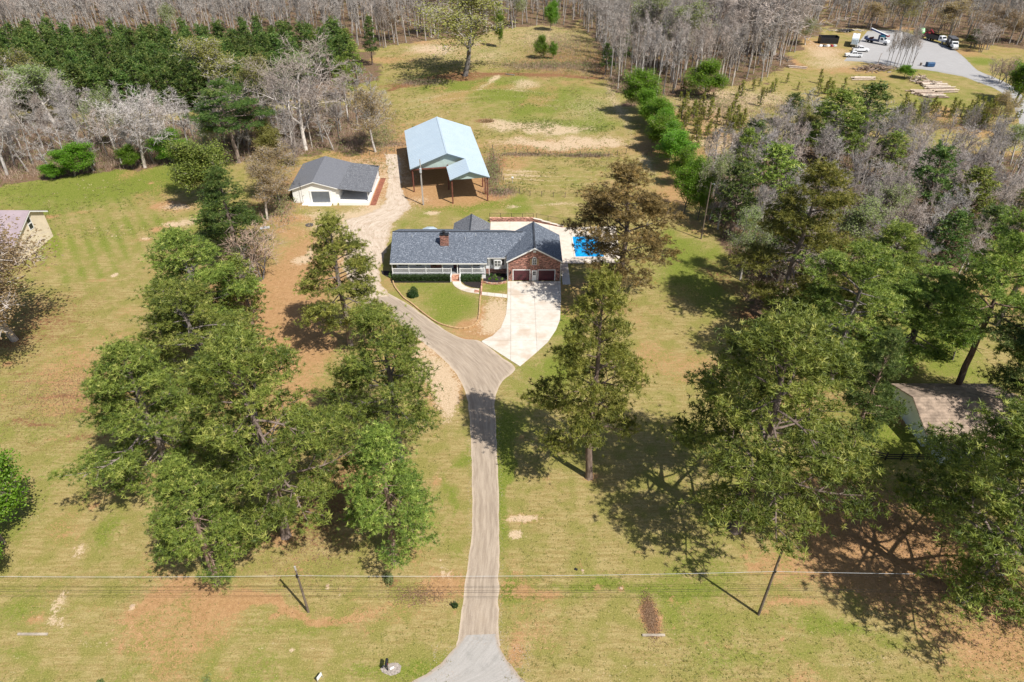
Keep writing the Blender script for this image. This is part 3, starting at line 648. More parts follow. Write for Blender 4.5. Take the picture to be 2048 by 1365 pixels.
def near_of(px, py):
    spots = [((500,640),'in the left tree row below the dense dark pine'),((455,470),'at the corner of the bright field beside the dense dark pine'),((1900,540),'above the old shed at the near side of the right wood'),((1480,400),'behind the right lawn at the near side of the right wood'),((1650,320),'at the top of the right wood below the wild pines'),((1760,440),'in the middle of the right wood'),((1900,430),'in the right wood near the right edge'),((1850,280),'at the far side of the right wood below the log piles'),((1230,130),'at the back field side of the tall middle wood'),((1340,130),'inside the tall middle wood'),((690,190),'at the right end of the planted pine stand'),((720,120),'by the back field left of the lone tree'),((330,190),'in the left wood below the planted pines'),((120,240),'in the left wood near the left edge'),((530,270),'behind the white garage'),((550,420),'in the scrub left of the white garage'),((980,70),'behind the back field'),((1800,70),'behind the parking lot'),((1960,80),'right of the trucks behind the lot'),((1610,100),'beside the dirt yard'),((2010,300),'at the right edge above the right wood'),((1700,520),'in the gap among the tall right pines'),((1570,250),'among the wild pines of the brush field'),((330,80),'in the wood behind the planted pines')]
    return min(spots, key=lambda q: (q[0][0]-px)**2+(2*(q[0][1]-py))**2)[1]
BIG = [  # base x, base y, top y, crown width, variant, needle tint, label
 (430,695,470,200,1,None,'tall pine left of the red earth track with a pale trunk showing in a gap'),
 (425,800,585,225,5,None,'broad pine between the tall left pine and the dense pine clump below it'),
 (345,950,690,235,1,None,'leftmost pine of the big clump, its low limbs over the tan lawn'),
 (572,1072,705,300,5,None,'huge pine with a thick dark trunk foot standing in red needles left of the drive'),
 (435,1165,935,215,3,None,'lowest pine of the left clump, hanging over the two power lines'),
 (800,915,640,235,0,None,'upper pine close left of the straight drive, over the sandy ground'),
 (790,1125,870,215,3,None,'lower pine close left of the drive with a small bush at its foot'),
 (700,690,437,185,3,'y','lone yellowish pine in front of the left end of the long house'),
 (1178,955,560,225,3,'y','slim tall pine with a bare dark trunk foot right of the drive'),
 (1470,1060,668,350,5,None,'broad spreading pine above the long branching shadow on the right lawn'),
 (1553,645,332,215,1,'y','tall yellowish pine at the edge of the right wood beside the shaded lawn'),
 (1655,770,505,225,5,None,'round headed pine behind the broad spreading pine of the right lawn'),
 (1900,800,500,200,4,None,'pine with a leaning reddish trunk behind the old shed'),
 (1992,650,425,160,4,None,'open pine with dark forked limbs at the right edge of the picture'),
 (1925,1195,850,400,5,None,'dark leaning pine over the red needle ground at the lower right'),
 (1800,735,540,210,1,None,'pine whose crown closes the gap between the round headed pine and the leaning one'),
 (2040,1040,790,250,5,None,'pine in front of the old shed, screening the right half of its walls'),
 (1745,640,455,170,0,None,'pine at the front of the right wood behind the round headed pine'),
 (2040,880,640,235,2,'d','pine beside the right end of the old shed, half over its roof'),
]
for bx, by, ty, w, v, tn, lab in BIG:
    tree_at('pine', bx, by, ty, w, 20, 5.7, lab, 'pine tree', 'pine_tree', 'big pines on the lawns', v=v, leafm={'y': M_needle_y, 'd': M_leafd, None: None}[tn])
tree_at('pine', 1230, 612, 350, 232, 20, 5.7, 'bronze tinted cedar beside the pool with limbs reaching over the garage', 'cedar tree', 'cedar_tree', None, leafm=M_cedar, v=0)
tree_at('pine', 1690, 905, 668, 140, 20, 5.7, 'dull green fine leaved tree at the left end of the black board fence', 'evergreen tree', 'evergreen_tree', None, leafm=M_leafd, v=3)
tree_at('pine', 478, 325, 172, 130, 20, 5.7, 'dark flat topped pine standing above the budding thicket left of the white garage', 'pine tree', 'pine_tree', 'big pines on the lawns', v=4, leafm=M_needle_d)
tree_at('pine', 480, 535, 345, 145, 20, 5.7, 'dense dark green pine at the corner of the bright green field', 'pine tree', 'pine_tree', 'big pines on the lawns', v=3, leafm=M_needle_d)
tree_at('oak', 410, 400, 300, 85, 15, 4.8, 'olive round tree on the edge of the bright green field', 'evergreen tree', 'evergreen_tree', None, leafm=M_needle)
for bx, by, ty, w in [(1460,470,335,90),(505,650,520,90),(455,480,395,90),(1870,540,430,90),(1960,520,420,90),(2030,470,380,80),(1530,450,300,110),(1835,450,300,90),(1920,470,345,95),(1645,330,190,110),(1705,300,172,95),(1500,330,245,70),(1765,370,270,70),(1480,380,262,60),(1560,560,420,90),(1575,250,190,50),
                      (1790,290,215,60),(1245,130,62,34),(1210,150,90,26),(745,130,38,30),(715,170,88,36),(690,200,118,44),(665,170,60,40),(700,120,60,34),(640,140,66,36),(370,190,158,40),(300,182,152,24),(995,60,5,26),(1940,95,60,30)]:
    tree_at('midpine', bx, by, ty, w, 12, 2.7, 'mid sized pine '+near_of(bx, by), 'pine tree', 'woodland_pine', 'pines among the bare woods', leafm=M_needle if R.random() < .45 else None)
# the dense dark stand of planted pines at the upper left
def scatter(poly, step, jit=.45, edge=None):
    xs = [p[0] for p in poly]; ysx = [p[1] for p in poly]; out = []
    y = min(ysx)
    while y < max(ysx):
        x = min(xs)+R.uniform(0, step)
        while x < max(xs):
            q = (x+R.uniform(-jit, jit)*step, y+R.uniform(-jit, jit)*step)
            if bool(inside(poly, np.array([q[0]]), np.array([q[1]]))[0]): out.append(q)
            x += step
        y += step
    return out
def pix(x, y, z=0.0):
    dy = y*CT-(z-CAM_H)*ST; up_ = y*ST+(z-CAM_H)*CT
    return 1024+FPX*x/dy, 682-FPX*up_/dy
STAND = G2([(-60,118),(-60,232),(60,226),(300,236),(470,222),(560,212),(640,180),(700,150),(720,122),(640,112),(560,110),(300,114)])
pts = [p for p in scatter(STAND, 5.3) if -40 < pix(*p)[0] < 770]
R.shuffle(pts)
def where(x, y, poly):
    xs = [p[0] for p in poly]; px = pix(x, y)[0]; pxs = [pix(*p)[0] for p in poly]; a = (px-max(0, min(pxs)))/(min(2048, max(pxs))-max(0, min(pxs)))
    ins_front = not bool(inside(poly, np.array([x*(y-9)/y]), np.array([y-9.]))[0]); ins_back = not bool(inside(poly, np.array([x*(y+14)/y]), np.array([y+14.]))[0])
    return ('near edge' if ins_front else 'far edge' if ins_back else 'inside'), ('left end' if a < .25 else 'left of middle' if a < .5 else 'right of middle' if a < .75 else 'right end')
for x, y in pts[:290]:
    w_ = where(x, y, STAND)
    place('standpine', x, y, R.uniform(1.1, 1.6), R.uniform(.85, 1.25), 'slender dark pine of the planted stand, '+{'near edge':'front rows','far edge':'back rows','inside':'inner rows'}[w_[0]]+', '+w_[1]+'', 'pine tree', 'planted_pine', 'planted pines of the dark stand')
# small wild pines on the brushy ground
sap = []
for cx, cy, rx, ry, n_ in [(1400,250,75,48,46),(1420,205,90,18,9),(1830,225,60,12,16),(1960,235,90,22,42),(1560,180,60,16,10),(1640,190,40,16,10),(1090,105,24,8,5),(1470,255,30,14,8)]:
    for _ in range(n_): sap.append((cx+R.gauss(0, .5)*rx, cy+R.gauss(0, .5)*ry, cx))
for px, py, cx in sap:
    x, y, _ = G(px, py); s = R.uniform(.7, 1.65)
    place('sapling', x, y, s, s*R.uniform(.9, 1.3), 'small wild pine '+{1400:'in the straw field right of the green row',1420:'at the near side of the straw field by the tall wood',1830:'on the grass just below the log piles',1960:'below the parking lot road near the right edge',1560:'at the upper right of the straw field',1640:'below the low stack of brown logs',1090:'in the brown brush of the back field',1470:'between the straw field and the right wood'}[cx], 'young pine', 'wild_pine_sapling', 'wild pine saplings')
# fresh green trees and shrubs
FR = [(1285,228,147,64,'bright green tree at the head of the green row beside the back field'),(1408,196,132,64,'bright green tree at the foot of the bare grey wood behind the brush field'),
 (1312,262,205,60,'second bright green tree of the row beside the back field'),(1330,300,238,62,'third bright green tree of the row beside the back field'),(1348,340,268,62,'fourth bright green tree of the row, where the wire fence meets it'),
 (1299,246,186,46,'fresh green tree squeezed between the first two of the green row'),(1322,284,226,46,'fresh green tree between the second and third of the green row'),(1340,322,256,46,'fresh green tree between the third and fourth of the green row'),(1357,372,300,40,'small fresh green tree before the column shaped one of the row'),
 (1366,430,328,56,'vivid green column shaped tree at the near end of the green row'),(8,1085,935,140,'vivid green tree at the left edge of the picture, casting shadow on the lawn'),(-10,1165,1060,100,'lower vivid green tree cut by the left edge of the picture'),
 (350,328,272,66,'bright green shrub tree on the far edge of the green field'),(150,352,296,66,'pointed bright green shrub tree on the far edge of the field, left'),(265,338,298,38,'small bright green shrub tree between two bigger ones on the field edge'),
 (322,232,194,20,'tiny bright green tree inside the bare left wood'),(545,318,256,56,'yellow green tree behind the white garage roof at its left'),(1100,62,8,26,'narrow green tree at the far end of the back field'),(1082,118,76,24,'green shrub tree in the brown brush of the back field'),(1106,118,88,16,'smaller green shrub tree in the brown brush of the back field'),
 (2030,205,128,60,'fresh green tree at the right edge beside the parking lot road'),(1808,156,132,28,'low bright green bush beside the brush pile'),(1600,300,225,50,'light yellow green tree in the right wood'),(1395,440,360,40,'fresh green tree behind the right utility pole'),(112,355,330,40,'low bright green bush at the edge of the field, far left'),(1905,720,640,60,'small fresh green tree in the gap behind the old shed'),(1000,95,30,18,'thin green tree right of the lone field tree')]
for bx, by, ty, w, lab in FR:
    tree_at('leafy', bx, by, ty, w, 10.5, 3.4, lab, 'green tree', 'green_tree', None, leafm=M_bud if 'yellow' in lab else None)
# budding trees
tree_at('bud', 930, 152, -12, 150, 16.5, 4.6, 'lone yellow budding tree with a bare dark trunk in the middle of the back field', 'budding tree', 'budding_tree', None, v=2, barkm=M_dbark)
tree_at('bud', 751, 304, 186, 78, 16.5, 4.6, 'grey brown budding tree standing left of the blue barn', 'budding tree', 'budding_tree', None, v=2, leafm=M_budb)
tree_at('budthick', 30, 680, 432, 290, 16.5, 5.4, 'wide brown budding tree in front of the cream house at the left edge', 'budding tree', 'budding_tree', None, v=0, leafm=M_budb)
tree_at('budthick', -20, 735, 520, 210, 16.5, 5.4, 'lower brown budding tree cut by the left edge of the picture', 'budding tree', 'budding_tree', None, v=1, leafm=M_budb)
tree_at('bud', 425, 215, 78, 110, 16.5, 4.6, 'yellow green budding tree rising in front of the dark pine stand', 'budding tree', 'budding_tree', None, v=1)
for bx, by, ty, w, lf in [(110,250,130,110,M_budg),(70,230,110,80,M_bud),(230,300,190,60,M_budg),(500,290,200,90,M_budb),(560,400,300,90,M_budb),(535,440,330,80,M_budb),(440,330,235,60,M_budg),(1370,140,5,90,M_budg),(1300,120,-20,70,M_budg),(1700,520,400,110,M_budg),(1760,470,370,90,M_budg),(1420,440,320,60,M_budg),
                      (1480,560,430,70,M_budg),(1640,260,200,50,M_budg),(2020,330,250,60,M_budg),(1990,260,190,50,M_budb),(1610,90,40,40,M_budg),(1800,62,-10,60,M_bud),(1900,70,0,70,M_budb),(1980,85,20,80,M_budb),(2040,85,30,60,M_budb),(1740,60,5,50,M_budb),(600,190,110,80,M_budg),(870,70,-30,60,M_budb),(780,80,20,50,M_budb),(1030,55,-20,40,M_budg),(350,90,10,40,M_budg),(530,250,110,70,M_bud)]:
    tree_at('bud', bx, by, ty, w, 16.5, 4.6, 'thin budding tree '+near_of(bx, by), 'budding tree', 'woodland_budding_tree', 'budding trees among the bare woods', leafm=lf)
# individual bare trees
for bx, by, ty, w, k, lab in [(1545,112,-40,190,'bigbare','wide bare tree with arching limbs beside the dirt yard'),(612,300,120,170,'bigbare','tall bare grey tree right behind the white garage'),(290,335,210,150,'bigbare','bare whitish tree with spreading limbs on the far edge of the field'),(15,350,140,120,'bigbare','bare grey tree at the far left edge of the field'),(520,560,440,100,'smallbare','leafless grey tree beside the dense dark pine'),(500,620,520,80,'smallbare','low leafless tree with dead limbs under the tall left pine'),(585,330,260,60,'smallbare','leafless scrub at the back left corner of the white garage')]:
    tree_at(k, bx, by, ty, w, {'bigbare': 17, 'smallbare': 8.5}[k], {'bigbare': 6.2, 'smallbare': 2.6}[k], lab, 'bare tree', 'bare_tree', None)
for i in range(9):
    x, y, _ = G(1772+i*6.5+R.uniform(-3, 3), 134+R.uniform(-4, 3)); place('bare', x, y, .38, R.uniform(.65, .85), 'thin leafless tree in the dark clump between the brush pile and the parking lot', 'bare tree', 'thin_bare_tree', 'thin bare trees by the parking lot', barkm=M_dbark)
for px, py, s in [(1960,105,1.2),(1950,95,1.),(1975,100,1.1),(2000,165,.9),(2015,172,1.),(1985,158,.8),(2030,180,.9),(1890,60,1.)]:
    x, y, _ = G(px, py); place('smallbare', x, y, s*1.3, s, 'leafless brown scrub tree on the grass right of the parking lot', 'bare tree', 'scrub_tree', 'scrub trees right of the parking lot')
cand = []
for k, step, hs in [('left',5.6,(.42,.8)),('right',4.8,(.42,.78)),('mid',5.0,(.8,1.2)),('back',6.0,(.85,1.25)),('far',6.4,(.7,1.1))]:
    for x, y in scatter(WOODS[k], step):
        px, py = pix(x, y); tpx, tpy = pix(x, y, 14)
        if -50 < px < 2100 and tpx > -60 and tpx < 2110 and py > -20: cand.append((y, x, k, R.uniform(*hs)))
# clearings in the woods where the photo shows ground
cand = [c for c in cand if not (c[2] == 'right' and 1990 < pix(c[1], c[0])[0] and 365 < pix(c[1], c[0])[1] < 400)]
cand.sort(key=lambda c: c[0]/c[3])
LB = {'left': 'left wood', 'right': 'wood right of the lawn', 'mid': 'wood beside the dirt yard', 'back': 'wood behind the pine stand', 'far': 'wood behind the parking lot'}
for y, x, k, s in cand[:285]:
    sl = (k in ('mid','back') and R.random() < .75) or R.random() < .3; dk_ = R.random() < .25; w_ = where(x, y, WOODS[k])
    lab_ = ('dark ' if dk_ else 'pale ')+('slender' if sl else 'spreading')+' bare tree, '+w_[0]+', '+w_[1]+', '+LB[k]
    place('slender' if sl else 'bare', x, y, R.uniform(.75, 1.15)*(.72 if k == 'right' else .85 if k == 'left' else 1), s, lab_, 'bare tree', 'woodland_tree', 'bare trees of the '+k.replace('mid', 'middle')+' wood', barkm=M_dbark if dk_ else None)
def joined_wood(name, pts, seedset, bark_label, kids=(5,4,4), hs=(.85,1.2)):
    src = []
    for sd_ in seedset:
        a, b_, _ = broad(sd_, 16, 3.8, .3, kids, 1.6, .10, .7, tips=3); src.append(join([a, b_]))
        a, b_, _ = broad(sd_+20, 18, 1.9, .42, (8,4,3), 1.4, .10, 1.1, tips=3, r0k=.013); src.append(join([a, b_]))
    Vs = []; Fs = []; o = 0
    for x, y, s in pts:
        V, F = src[R.randrange(len(src))]; an = R.uniform(0, 6.28); c, s_ = math.cos(an)*1.0, math.sin(an)
        P_ = np.stack([V[:, 0]*c-V[:, 1]*s_+x, V[:, 0]*s_+V[:, 1]*c+y, V[:, 2]*s], 1); Vs.append(P_); Fs.append(F+o); o += len(V)
    me_ = tri_mesh(name, np.concatenate(Vs), np.concatenate(Fs), None, [M_gbark])
    return tag(mesh_obj(name, me_), bark_label, 'woodland', None, 'stuff')
rest = [(c[1], c[0], c[3]) for c in cand[285:]]
# a little more wood beyond the picture's top edge
rest += [(R.uniform(-300, 300), R.uniform(375, 440), R.uniform(.8, 1.1)) for _ in range(60)]
joined_wood('distant_woods', rest, (301, 302, 303, 304), 'mass of leafless grey trees filling the far woods')
print('bare candidates', len(cand), 'joined', len(rest))
# undergrowth of the woods: one mass of brush twigs and scattered young leaves
def undergrowth():
    g = np.random.default_rng(5); P_ = []; Q_ = []
    for k, n_ in (('left', 5200), ('right', 5200), ('mid', 3600), ('back', 3200), ('far', 2400)):
        poly = np.array(WOODS[k]); x = g.uniform(poly[:, 0].min(), poly[:, 0].max(), n_*4); y = g.uniform(poly[:, 1].min(), poly[:, 1].max(), n_*4)
        ok = inside(WOODS[k], x, y); x, y = x[ok][:n_], y[ok][:n_]; P_.append(np.stack([x, y], 1))
    P_ = np.concatenate(P_)
    for cx, cy, rx, ry, n_ in [(1130,90,80,34,1600),(1090,132,100,9,1500),(1440,215,110,40,1500),(1230,150,20,40,500),(985,345,14,34,700),(760,270,40,40,700),(560,400,40,50,900),(840,165,50,6,500),(1180,135,40,20,500),(1900,250,140,14,900),(1000,385,34,8,300),(1050,310,60,2.5,260),(1170,312,60,2.5,260),(790,290,50,6,200),(1490,275,60,14,400),(1590,215,60,14,500)]:
        c = np.array([G(cx+g.normal()*rx*.5, cy+g.normal()*ry*.5)[:2] for _ in range(n_)]); Q_.append(c)
    Q_ = np.concatenate(Q_); A = np.concatenate([P_, Q_]); n = len(A); m = 6
    h = np.concatenate([g.uniform(.8, 3.0, len(P_)), g.uniform(.3, 1.1, len(Q_))])
    b0 = np.zeros((n, m, 3)); b0[..., :2] = A[:, None]+g.normal(size=(n, m, 2))*.5
    d = nrm(g.normal(size=(n, m, 3))*[.45,.45,.2]+[0,0,1]); tip = b0+d*h[:, None, None]*g.uniform(.5, 1, (n, m, 1))
    s = nrm(np.cross(d, g.normal(size=(n, m, 3))))*.035
    V = np.stack([b0-s, b0+s, tip], 2).reshape(-1, 3); F = np.arange(len(V)).reshape(-1, 3)
    tag(tri_obj('undergrowth', V, F, None, [M_twigb]), 'brown leafless brush and saplings covering the woodland floor', 'undergrowth', None, 'stuff')
    k = g.choice(len(A), 5200); C = np.zeros((len(k)*9, 3)); C[:, :2] = np.repeat(A[k], 9, 0)+g.normal(size=(len(k)*9, 2))*.6; C[:, 2] = g.uniform(.1, 2.2, len(C))
    v, f, t = leaves(C, .17, g, np.full(len(C), .45)); tag(tri_obj('green_undergrowth', v, f, t, [M_budg]), 'thin green brush sprouting on the woodland floor', 'undergrowth', None, 'stuff')
undergrowth()
def weeds():
    """coarse tufts and fallen twigs in the turf, too many to count"""
    g = np.random.default_rng(9); n = 70000
    y = 30+g.random(n)**1.5*190; x = g.uniform(-1, 1, n)*(30+y*.78)
    dens = fbm(x, y, 6, 71); ok = dens > g.uniform(.35, .75, n)
    for poly in (pad, deck, [(-23,100),(9,100),(9,119),(-23,119)], [(-47,132),(-29,132),(-29,150),(-47,150)]): ok &= ~inside(poly, x, y)
    px, py = 1024+FPX*x/(y*CT+CAM_H*ST), 682-FPX*(y*ST-CAM_H*CT)/(y*CT+CAM_H*ST)
    ok &= ~((px > 905) & (px < 1006) & (py > 760)); ok &= ~((px > 690) & (px < 1040) & (py < 790) & (py > 585) & (px-690 > (py-590)*-.2) & (px+0*py < 1045) & (py > 560+ (px-690)*.2) & (py < 640+(px-740)*.55))
    x, y = x[ok], y[ok]; n = len(x); m = 5
    b0 = np.zeros((n, m, 3)); b0[..., 0] = x[:, None]; b0[..., 1] = y[:, None]; b0[..., :2] += g.normal(size=(n, m, 2))*.07
    d = nrm(g.normal(size=(n, m, 3))*[.8,.8,.2]+[0,0,.8]); tip = b0+d*g.uniform(.06, .2, (n, m, 1)); s = nrm(np.cross(d, g.normal(size=(n, m, 3))))*.028
    V = np.stack([b0-s, b0+s, tip], 2).reshape(-1, 3); F = np.arange(len(V)).reshape(-1, 3); t = np.repeat(g.random(n), m*3)
    tag(tri_obj('weeds', V, F, t, [leaf_mat('weed_leaves', (.12,.16,.03), (.27,.25,.08), (.45,.36,.19), .3)]), 'coarse weed tufts scattered through the mown grass', 'weeds', None, 'stuff')
weeds()
def pasture():
    g = np.random.default_rng(19); P_ = []
    for cx, cy, rx, ry, n_ in [(1000,190,230,90,9000),(1100,290,180,50,3500),(1130,100,110,45,2500),(900,110,140,40,2500),(1430,235,130,70,3500),(1780,190,260,40,3500),(1130,355,150,34,2200),(700,320,90,30,1200),(150,420,260,60,2500)]:
        x_ = cx+g.uniform(-1, 1, n_)*rx; y_ = cy+g.uniform(-1, 1, n_)*ry; P_ += [G(a, b)[:2] for a, b in zip(x_, y_)]
    A = np.array(P_); ok = fbm(A[:, 0], A[:, 1], 5, 77) > g.uniform(.35, .7, len(A))
    for poly in ([(-26,137),(-2,126),(-2,152),(-12,168),(-28,166)], [(-47,132),(-28,132),(-28,150),(-47,150)], G2([(1690,122),(1735,60),(1900,85),(2048,200),(2048,300)]), deck): ok &= ~inside(poly, A[:, 0], A[:, 1])
    A = A[ok]; n = len(A); m = 6; b0 = np.zeros((n, m, 3)); b0[..., :2] = A[:, None]+g.normal(size=(n, m, 2))*.16
    d = nrm(g.normal(size=(n, m, 3))*[.7,.7,.2]+[0,0,.8]); tip = b0+d*g.uniform(.12, .42, (n, m, 1)); s = nrm(np.cross(d, g.normal(size=(n, m, 3))))*.055
    V = np.stack([b0-s, b0+s, tip], 2).reshape(-1, 3); F = np.arange(len(V)).reshape(-1, 3)
    t = np.repeat(np.clip(fbm(A[:, 0], A[:, 1], 9, 78)*1.6-.35+g.normal(size=n)*.25, 0, 1), m*3)
    tag(tri_obj('pasture_tufts', V, F, t, [leaf_mat('straw_tufts', (.14,.17,.035), (.36,.29,.13), (.52,.43,.27), .3)]), 'coarse straw and green tufts of the rough back pasture', 'rough grass', None, 'stuff')
pasture()
# ------------------------------------------------------------------ building materials
def brick_mat(name, a, b_, mortar, bw=.21, bh=.075, rot='x'):
    m, nt, N, L, b = new_mat(name); p = pos(nt, 'World'); sx = N.new('ShaderNodeSeparateXYZ'); L.new(p, sx.inputs[0])
    cv = N.new('ShaderNodeCombineXYZ'); L.new(math_(nt, 'ADD', sx.outputs[0], sx.outputs[1]), cv.inputs[0]); L.new(sx.outputs[2], cv.inputs[1])
    br = N.new('ShaderNodeTexBrick'); L.new(cv.outputs[0], br.inputs['Vector']); br.inputs['Scale'].default_value = 1
    br.inputs['Brick Width'].default_value = bw; br.inputs['Row Height'].default_value = bh; br.inputs['Mortar Size'].default_value = .006
    br.inputs['Color1'].default_value = (*a, 1); br.inputs['Color2'].default_value = (*b_, 1); br.inputs['Mortar'].default_value = (*mortar, 1)
    v = N.new('ShaderNodeTexVoronoi'); v.inputs['Scale'].default_value = 1; L.new(mapped(nt, cv.outputs[0], (3.2, 9, 1)), v.inputs['Vector'])
    sc = N.new('ShaderNodeSeparateColor'); L.new(v.outputs['Color'], sc.inputs[0])
    c = mix(nt, math_(nt, 'MULTIPLY', ramp(nt, sc.outputs[0], .45, .6), .65), br.outputs[0], tuple(x*.35 for x in a))
    c = mix(nt, math_(nt, 'MULTIPLY', ramp(nt, sc.outputs[1], .7, .8), .55), c, tuple(min(1, x*2.0+.04) for x in b_))
    L.new(c, b.inputs['Base Color']); b.inputs['Roughness'].default_value = .85; bump(nt, b, br.outputs['Fac'], .4, -.01); return m
M_brick = brick_mat('red_brick', (.21,.085,.062), (.34,.15,.11), (.42,.36,.31))
M_brick_o = brick_mat('orange_brick', (.42,.19,.12), (.52,.27,.18), (.5,.44,.38))
def shingle_mat(name, ca, cb, cc, sc=5.5):
    m, nt, N, L, b = new_mat(name); p = pos(nt, 'World')
    v = N.new('ShaderNodeTexVoronoi'); v.inputs['Scale'].default_value = 1; L.new(mapped(nt, p, (sc, sc*1.7, sc*1.7)), v.inputs['Vector'])
    s_ = N.new('ShaderNodeSeparateColor'); L.new(v.outputs['Color'], s_.inputs[0]); r_ = s_.outputs[0]
    c = mix(nt, ramp(nt, r_, .15, .6), ca, cb); c = mix(nt, ramp(nt, r_, .78, .92), c, cc)
    c = mix(nt, math_(nt, 'MULTIPLY', ramp(nt, noise(nt, .35, 4, p), .4, .7), .25), c, cb)
    L.new(c, b.inputs['Base Color']); b.inputs['Roughness'].default_value = .8; bump(nt, b, r_, .4, .02); return m
M_shingle = shingle_mat('blue_grey_shingles', (.060,.072,.095), (.11,.13,.165), (.26,.29,.34), 8)
M_shingle_g = shingle_mat('dark_grey_shingles', (.085,.088,.10), (.14,.145,.16), (.27,.28,.30), 7)
M_rolled = shingle_mat('plain_grey_roofing', (.12,.125,.14), (.16,.165,.185), (.20,.205,.22), 9)
M_old = mat('weathered_shingles', (.33,.25,.19), .9, .4, 1.2, dark=(.13,.10,.08))
M_white = mat('white_paint', (.80,.80,.79), .5, .05, .8, dark=(.6,.58,.54))
M_siding = mat('white_siding', (.78,.80,.82), .5, .05, .8)
M_fascia = mat('white_fascia', (.78,.78,.77), .5, .04)
M_block = mat('white_block_wall', (.84,.83,.80), .8, .05, .7, dark=(.68,.62,.54))
M_cream = mat('cream_render', (.72,.61,.46), .8, .08, .6)
M_maroon = mat('maroon_door', (.085,.018,.026), .4, .15, 1.0, spec=.5)
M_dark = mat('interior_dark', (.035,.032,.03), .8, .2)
M_floor = mat('porch_floor', (.28,.29,.30), .7, .1)
M_steel = mat('grey_roller_steel', (.13,.145,.165), .45, .12, 1.0, spec=.5)
M_black = mat('black_metal', (.02,.02,.022), .5, .2)
M_wood = mat('raw_timber', (.46,.31,.17), .8, .25, 2.0, dark=(.2,.12,.07))
M_rust = mat('red_primer_steel', (.17,.06,.04), .7, .3, 2.0)
M_polewood = mat('weathered_pole', (.17,.13,.10), .85, .3, 1.5)
M_polegrey = mat('silver_grey_pole', (.42,.38,.34), .85, .2, 1.5)
M_mulch = mat('black_mulch', (.028,.022,.02), .95, .5, 4.0)
M_galv = mat('galvanised', (.5,.52,.54), .4, .1, 1.0)
M_bluew = mat('pale_shed_paint', (.80,.86,.87), .6, .08, .9, dark=(.5,.56,.56))
M_blackboard = mat('black_board', (.018,.017,.016), .6, .3)
def glass_mat():
    m, nt, N, L, b = new_mat('window_glass'); b.inputs['Base Color'].default_value = (.02,.025,.03,1); b.inputs['Roughness'].default_value = .06
    b.inputs['Specular IOR Level'].default_value = .7; return m
M_glass = glass_mat()
def metal_roof():
    m, nt, N, L, b = new_mat('pale_blue_metal_roof'); p = pos(nt, 'Object')
    n1 = noise(nt, .4, 4, p); c = mix(nt, ramp(nt, n1, .3, .7), (.49,.585,.66), (.52,.615,.685))
    c = mix(nt, math_(nt, 'MULTIPLY', ramp(nt, noise(nt, 1.0, 3, mapped(nt, p, (.3, 3, 1))), .5, .75), .12), c, (.42,.52,.61))
    L.new(c, b.inputs['Base Color']); b.inputs['Roughness'].default_value = .42; b.inputs['Metallic'].default_value = .15; return m
M_mroof = metal_roof()
M_mpanel = mat('pale_green_wall_metal', (.42,.52,.50), .5, .08, .6)
M_mtrim = mat('slate_trim_metal', (.10,.14,.17), .5, .1)

# ------------------------------------------------------------------ the long house
HO = (-6.0, 106.0, 0.0)
house = thing('brick_house', 'long house with blue grey shingle roof, white porch and brick double garage', 'house', HO)
def B(): return MB(HO)
E0 = (102.7, 3.25); RG = (109.15, 6.0); SL = (RG[1]-E0[1])/(RG[0]-E0[0])
def rz_(y): return E0[1]+SL*(y-E0[0])
# walls
w = B().box(-20.3, -4.6, 105.0, 114.2, 0.9, 3.5); w.exx([(105.0,3.5),(114.2,3.5),(109.15,5.7)], -20.3, -4.6)
w = w.build('wall', M_siding, house)
B().box(-20.35, -4.55, 104.96, 114.24, -.1, .9).build('foundation', M_brick, house)
w2 = B().box(-4.59, -.8, 104.75, 113.2, 1.0, 3.7); w2.exx([(104.75,3.7),(113.2,3.7),(109.15,5.55)], -4.59, -.8); w2.build('wall', M_siding, house)
B().box(-4.55, -.8, 104.7, 113.4, -.1, 1.0).build('foundation', M_brick, house)
gw = B().box(-.62, 8.28, 102.3, 111.3, -.05, 3.95); gw.exy([(-.62,3.95),(8.28,3.95),(3.83,6.36)], 102.3, 111.3); gw.build('wall', M_brick, house)
B().box(-10.6, -4.6, 113, 117.8, -.1, 3.0).exy([(-10.6,3.0),(-4.6,3.0),(-7.6,4.8)], 113, 117.8).build('wall', M_siding, house)
# roofs
T = .14
rf = B().slab([(-21.0,E0[0],E0[1]),(-4.3,E0[0],E0[1]),(-4.3,RG[0],RG[1]),(-21.15,RG[0],RG[1])], T); rf.slab([(-21.15,RG[0],RG[1]),(-4.3,RG[0],RG[1]),(-4.3,115.6,E0[1]),(-21.15,115.6,E0[1])], T)
rf = rf.build('roof', M_shingle, house)
B().box(-21.17, -4.28, RG[0]-.13, RG[0]+.13, RG[1]-.03, RG[1]+.035).build('ridge_cap', mat('dark_ridge', (.04,.045,.055), .8), rf)
B().box(-21.0, -4.3, E0[0]-.03, E0[0]+.0, E0[1]-.24, E0[1]-.02).build('gutter', M_fascia, rf)
ce = 103.85; gz = lambda x: 3.98+.553*(x+.92)
zc = rz_(ce)-.06; zr = RG[1]-.06
vx = lambda z: (z-3.98)/.553-.92
cr = B().slab([(-4.32,ce,zc),(vx(zc)+.1,ce,zc),(vx(zr)+.1,RG[0],zr),(-4.32,RG[0],zr)], T); cr.slab([(-4.32,RG[0],zr),(vx(zr)+.1,RG[0],zr),(vx(zc)+.1,114.4,zc),(-4.32,114.4,zc)], T)
cr = cr.build('roof', M_shingle, house)
B().box(-4.32, 1.9, RG[0]-.13, RG[0]+.13, zr-.03, zr+.035).build('ridge_cap', MATS['dark_ridge'], cr)
B().box(-4.3, -1.0, ce-.03, ce+.0, zc-.22, zc-.02).build('gutter', M_fascia, cr)
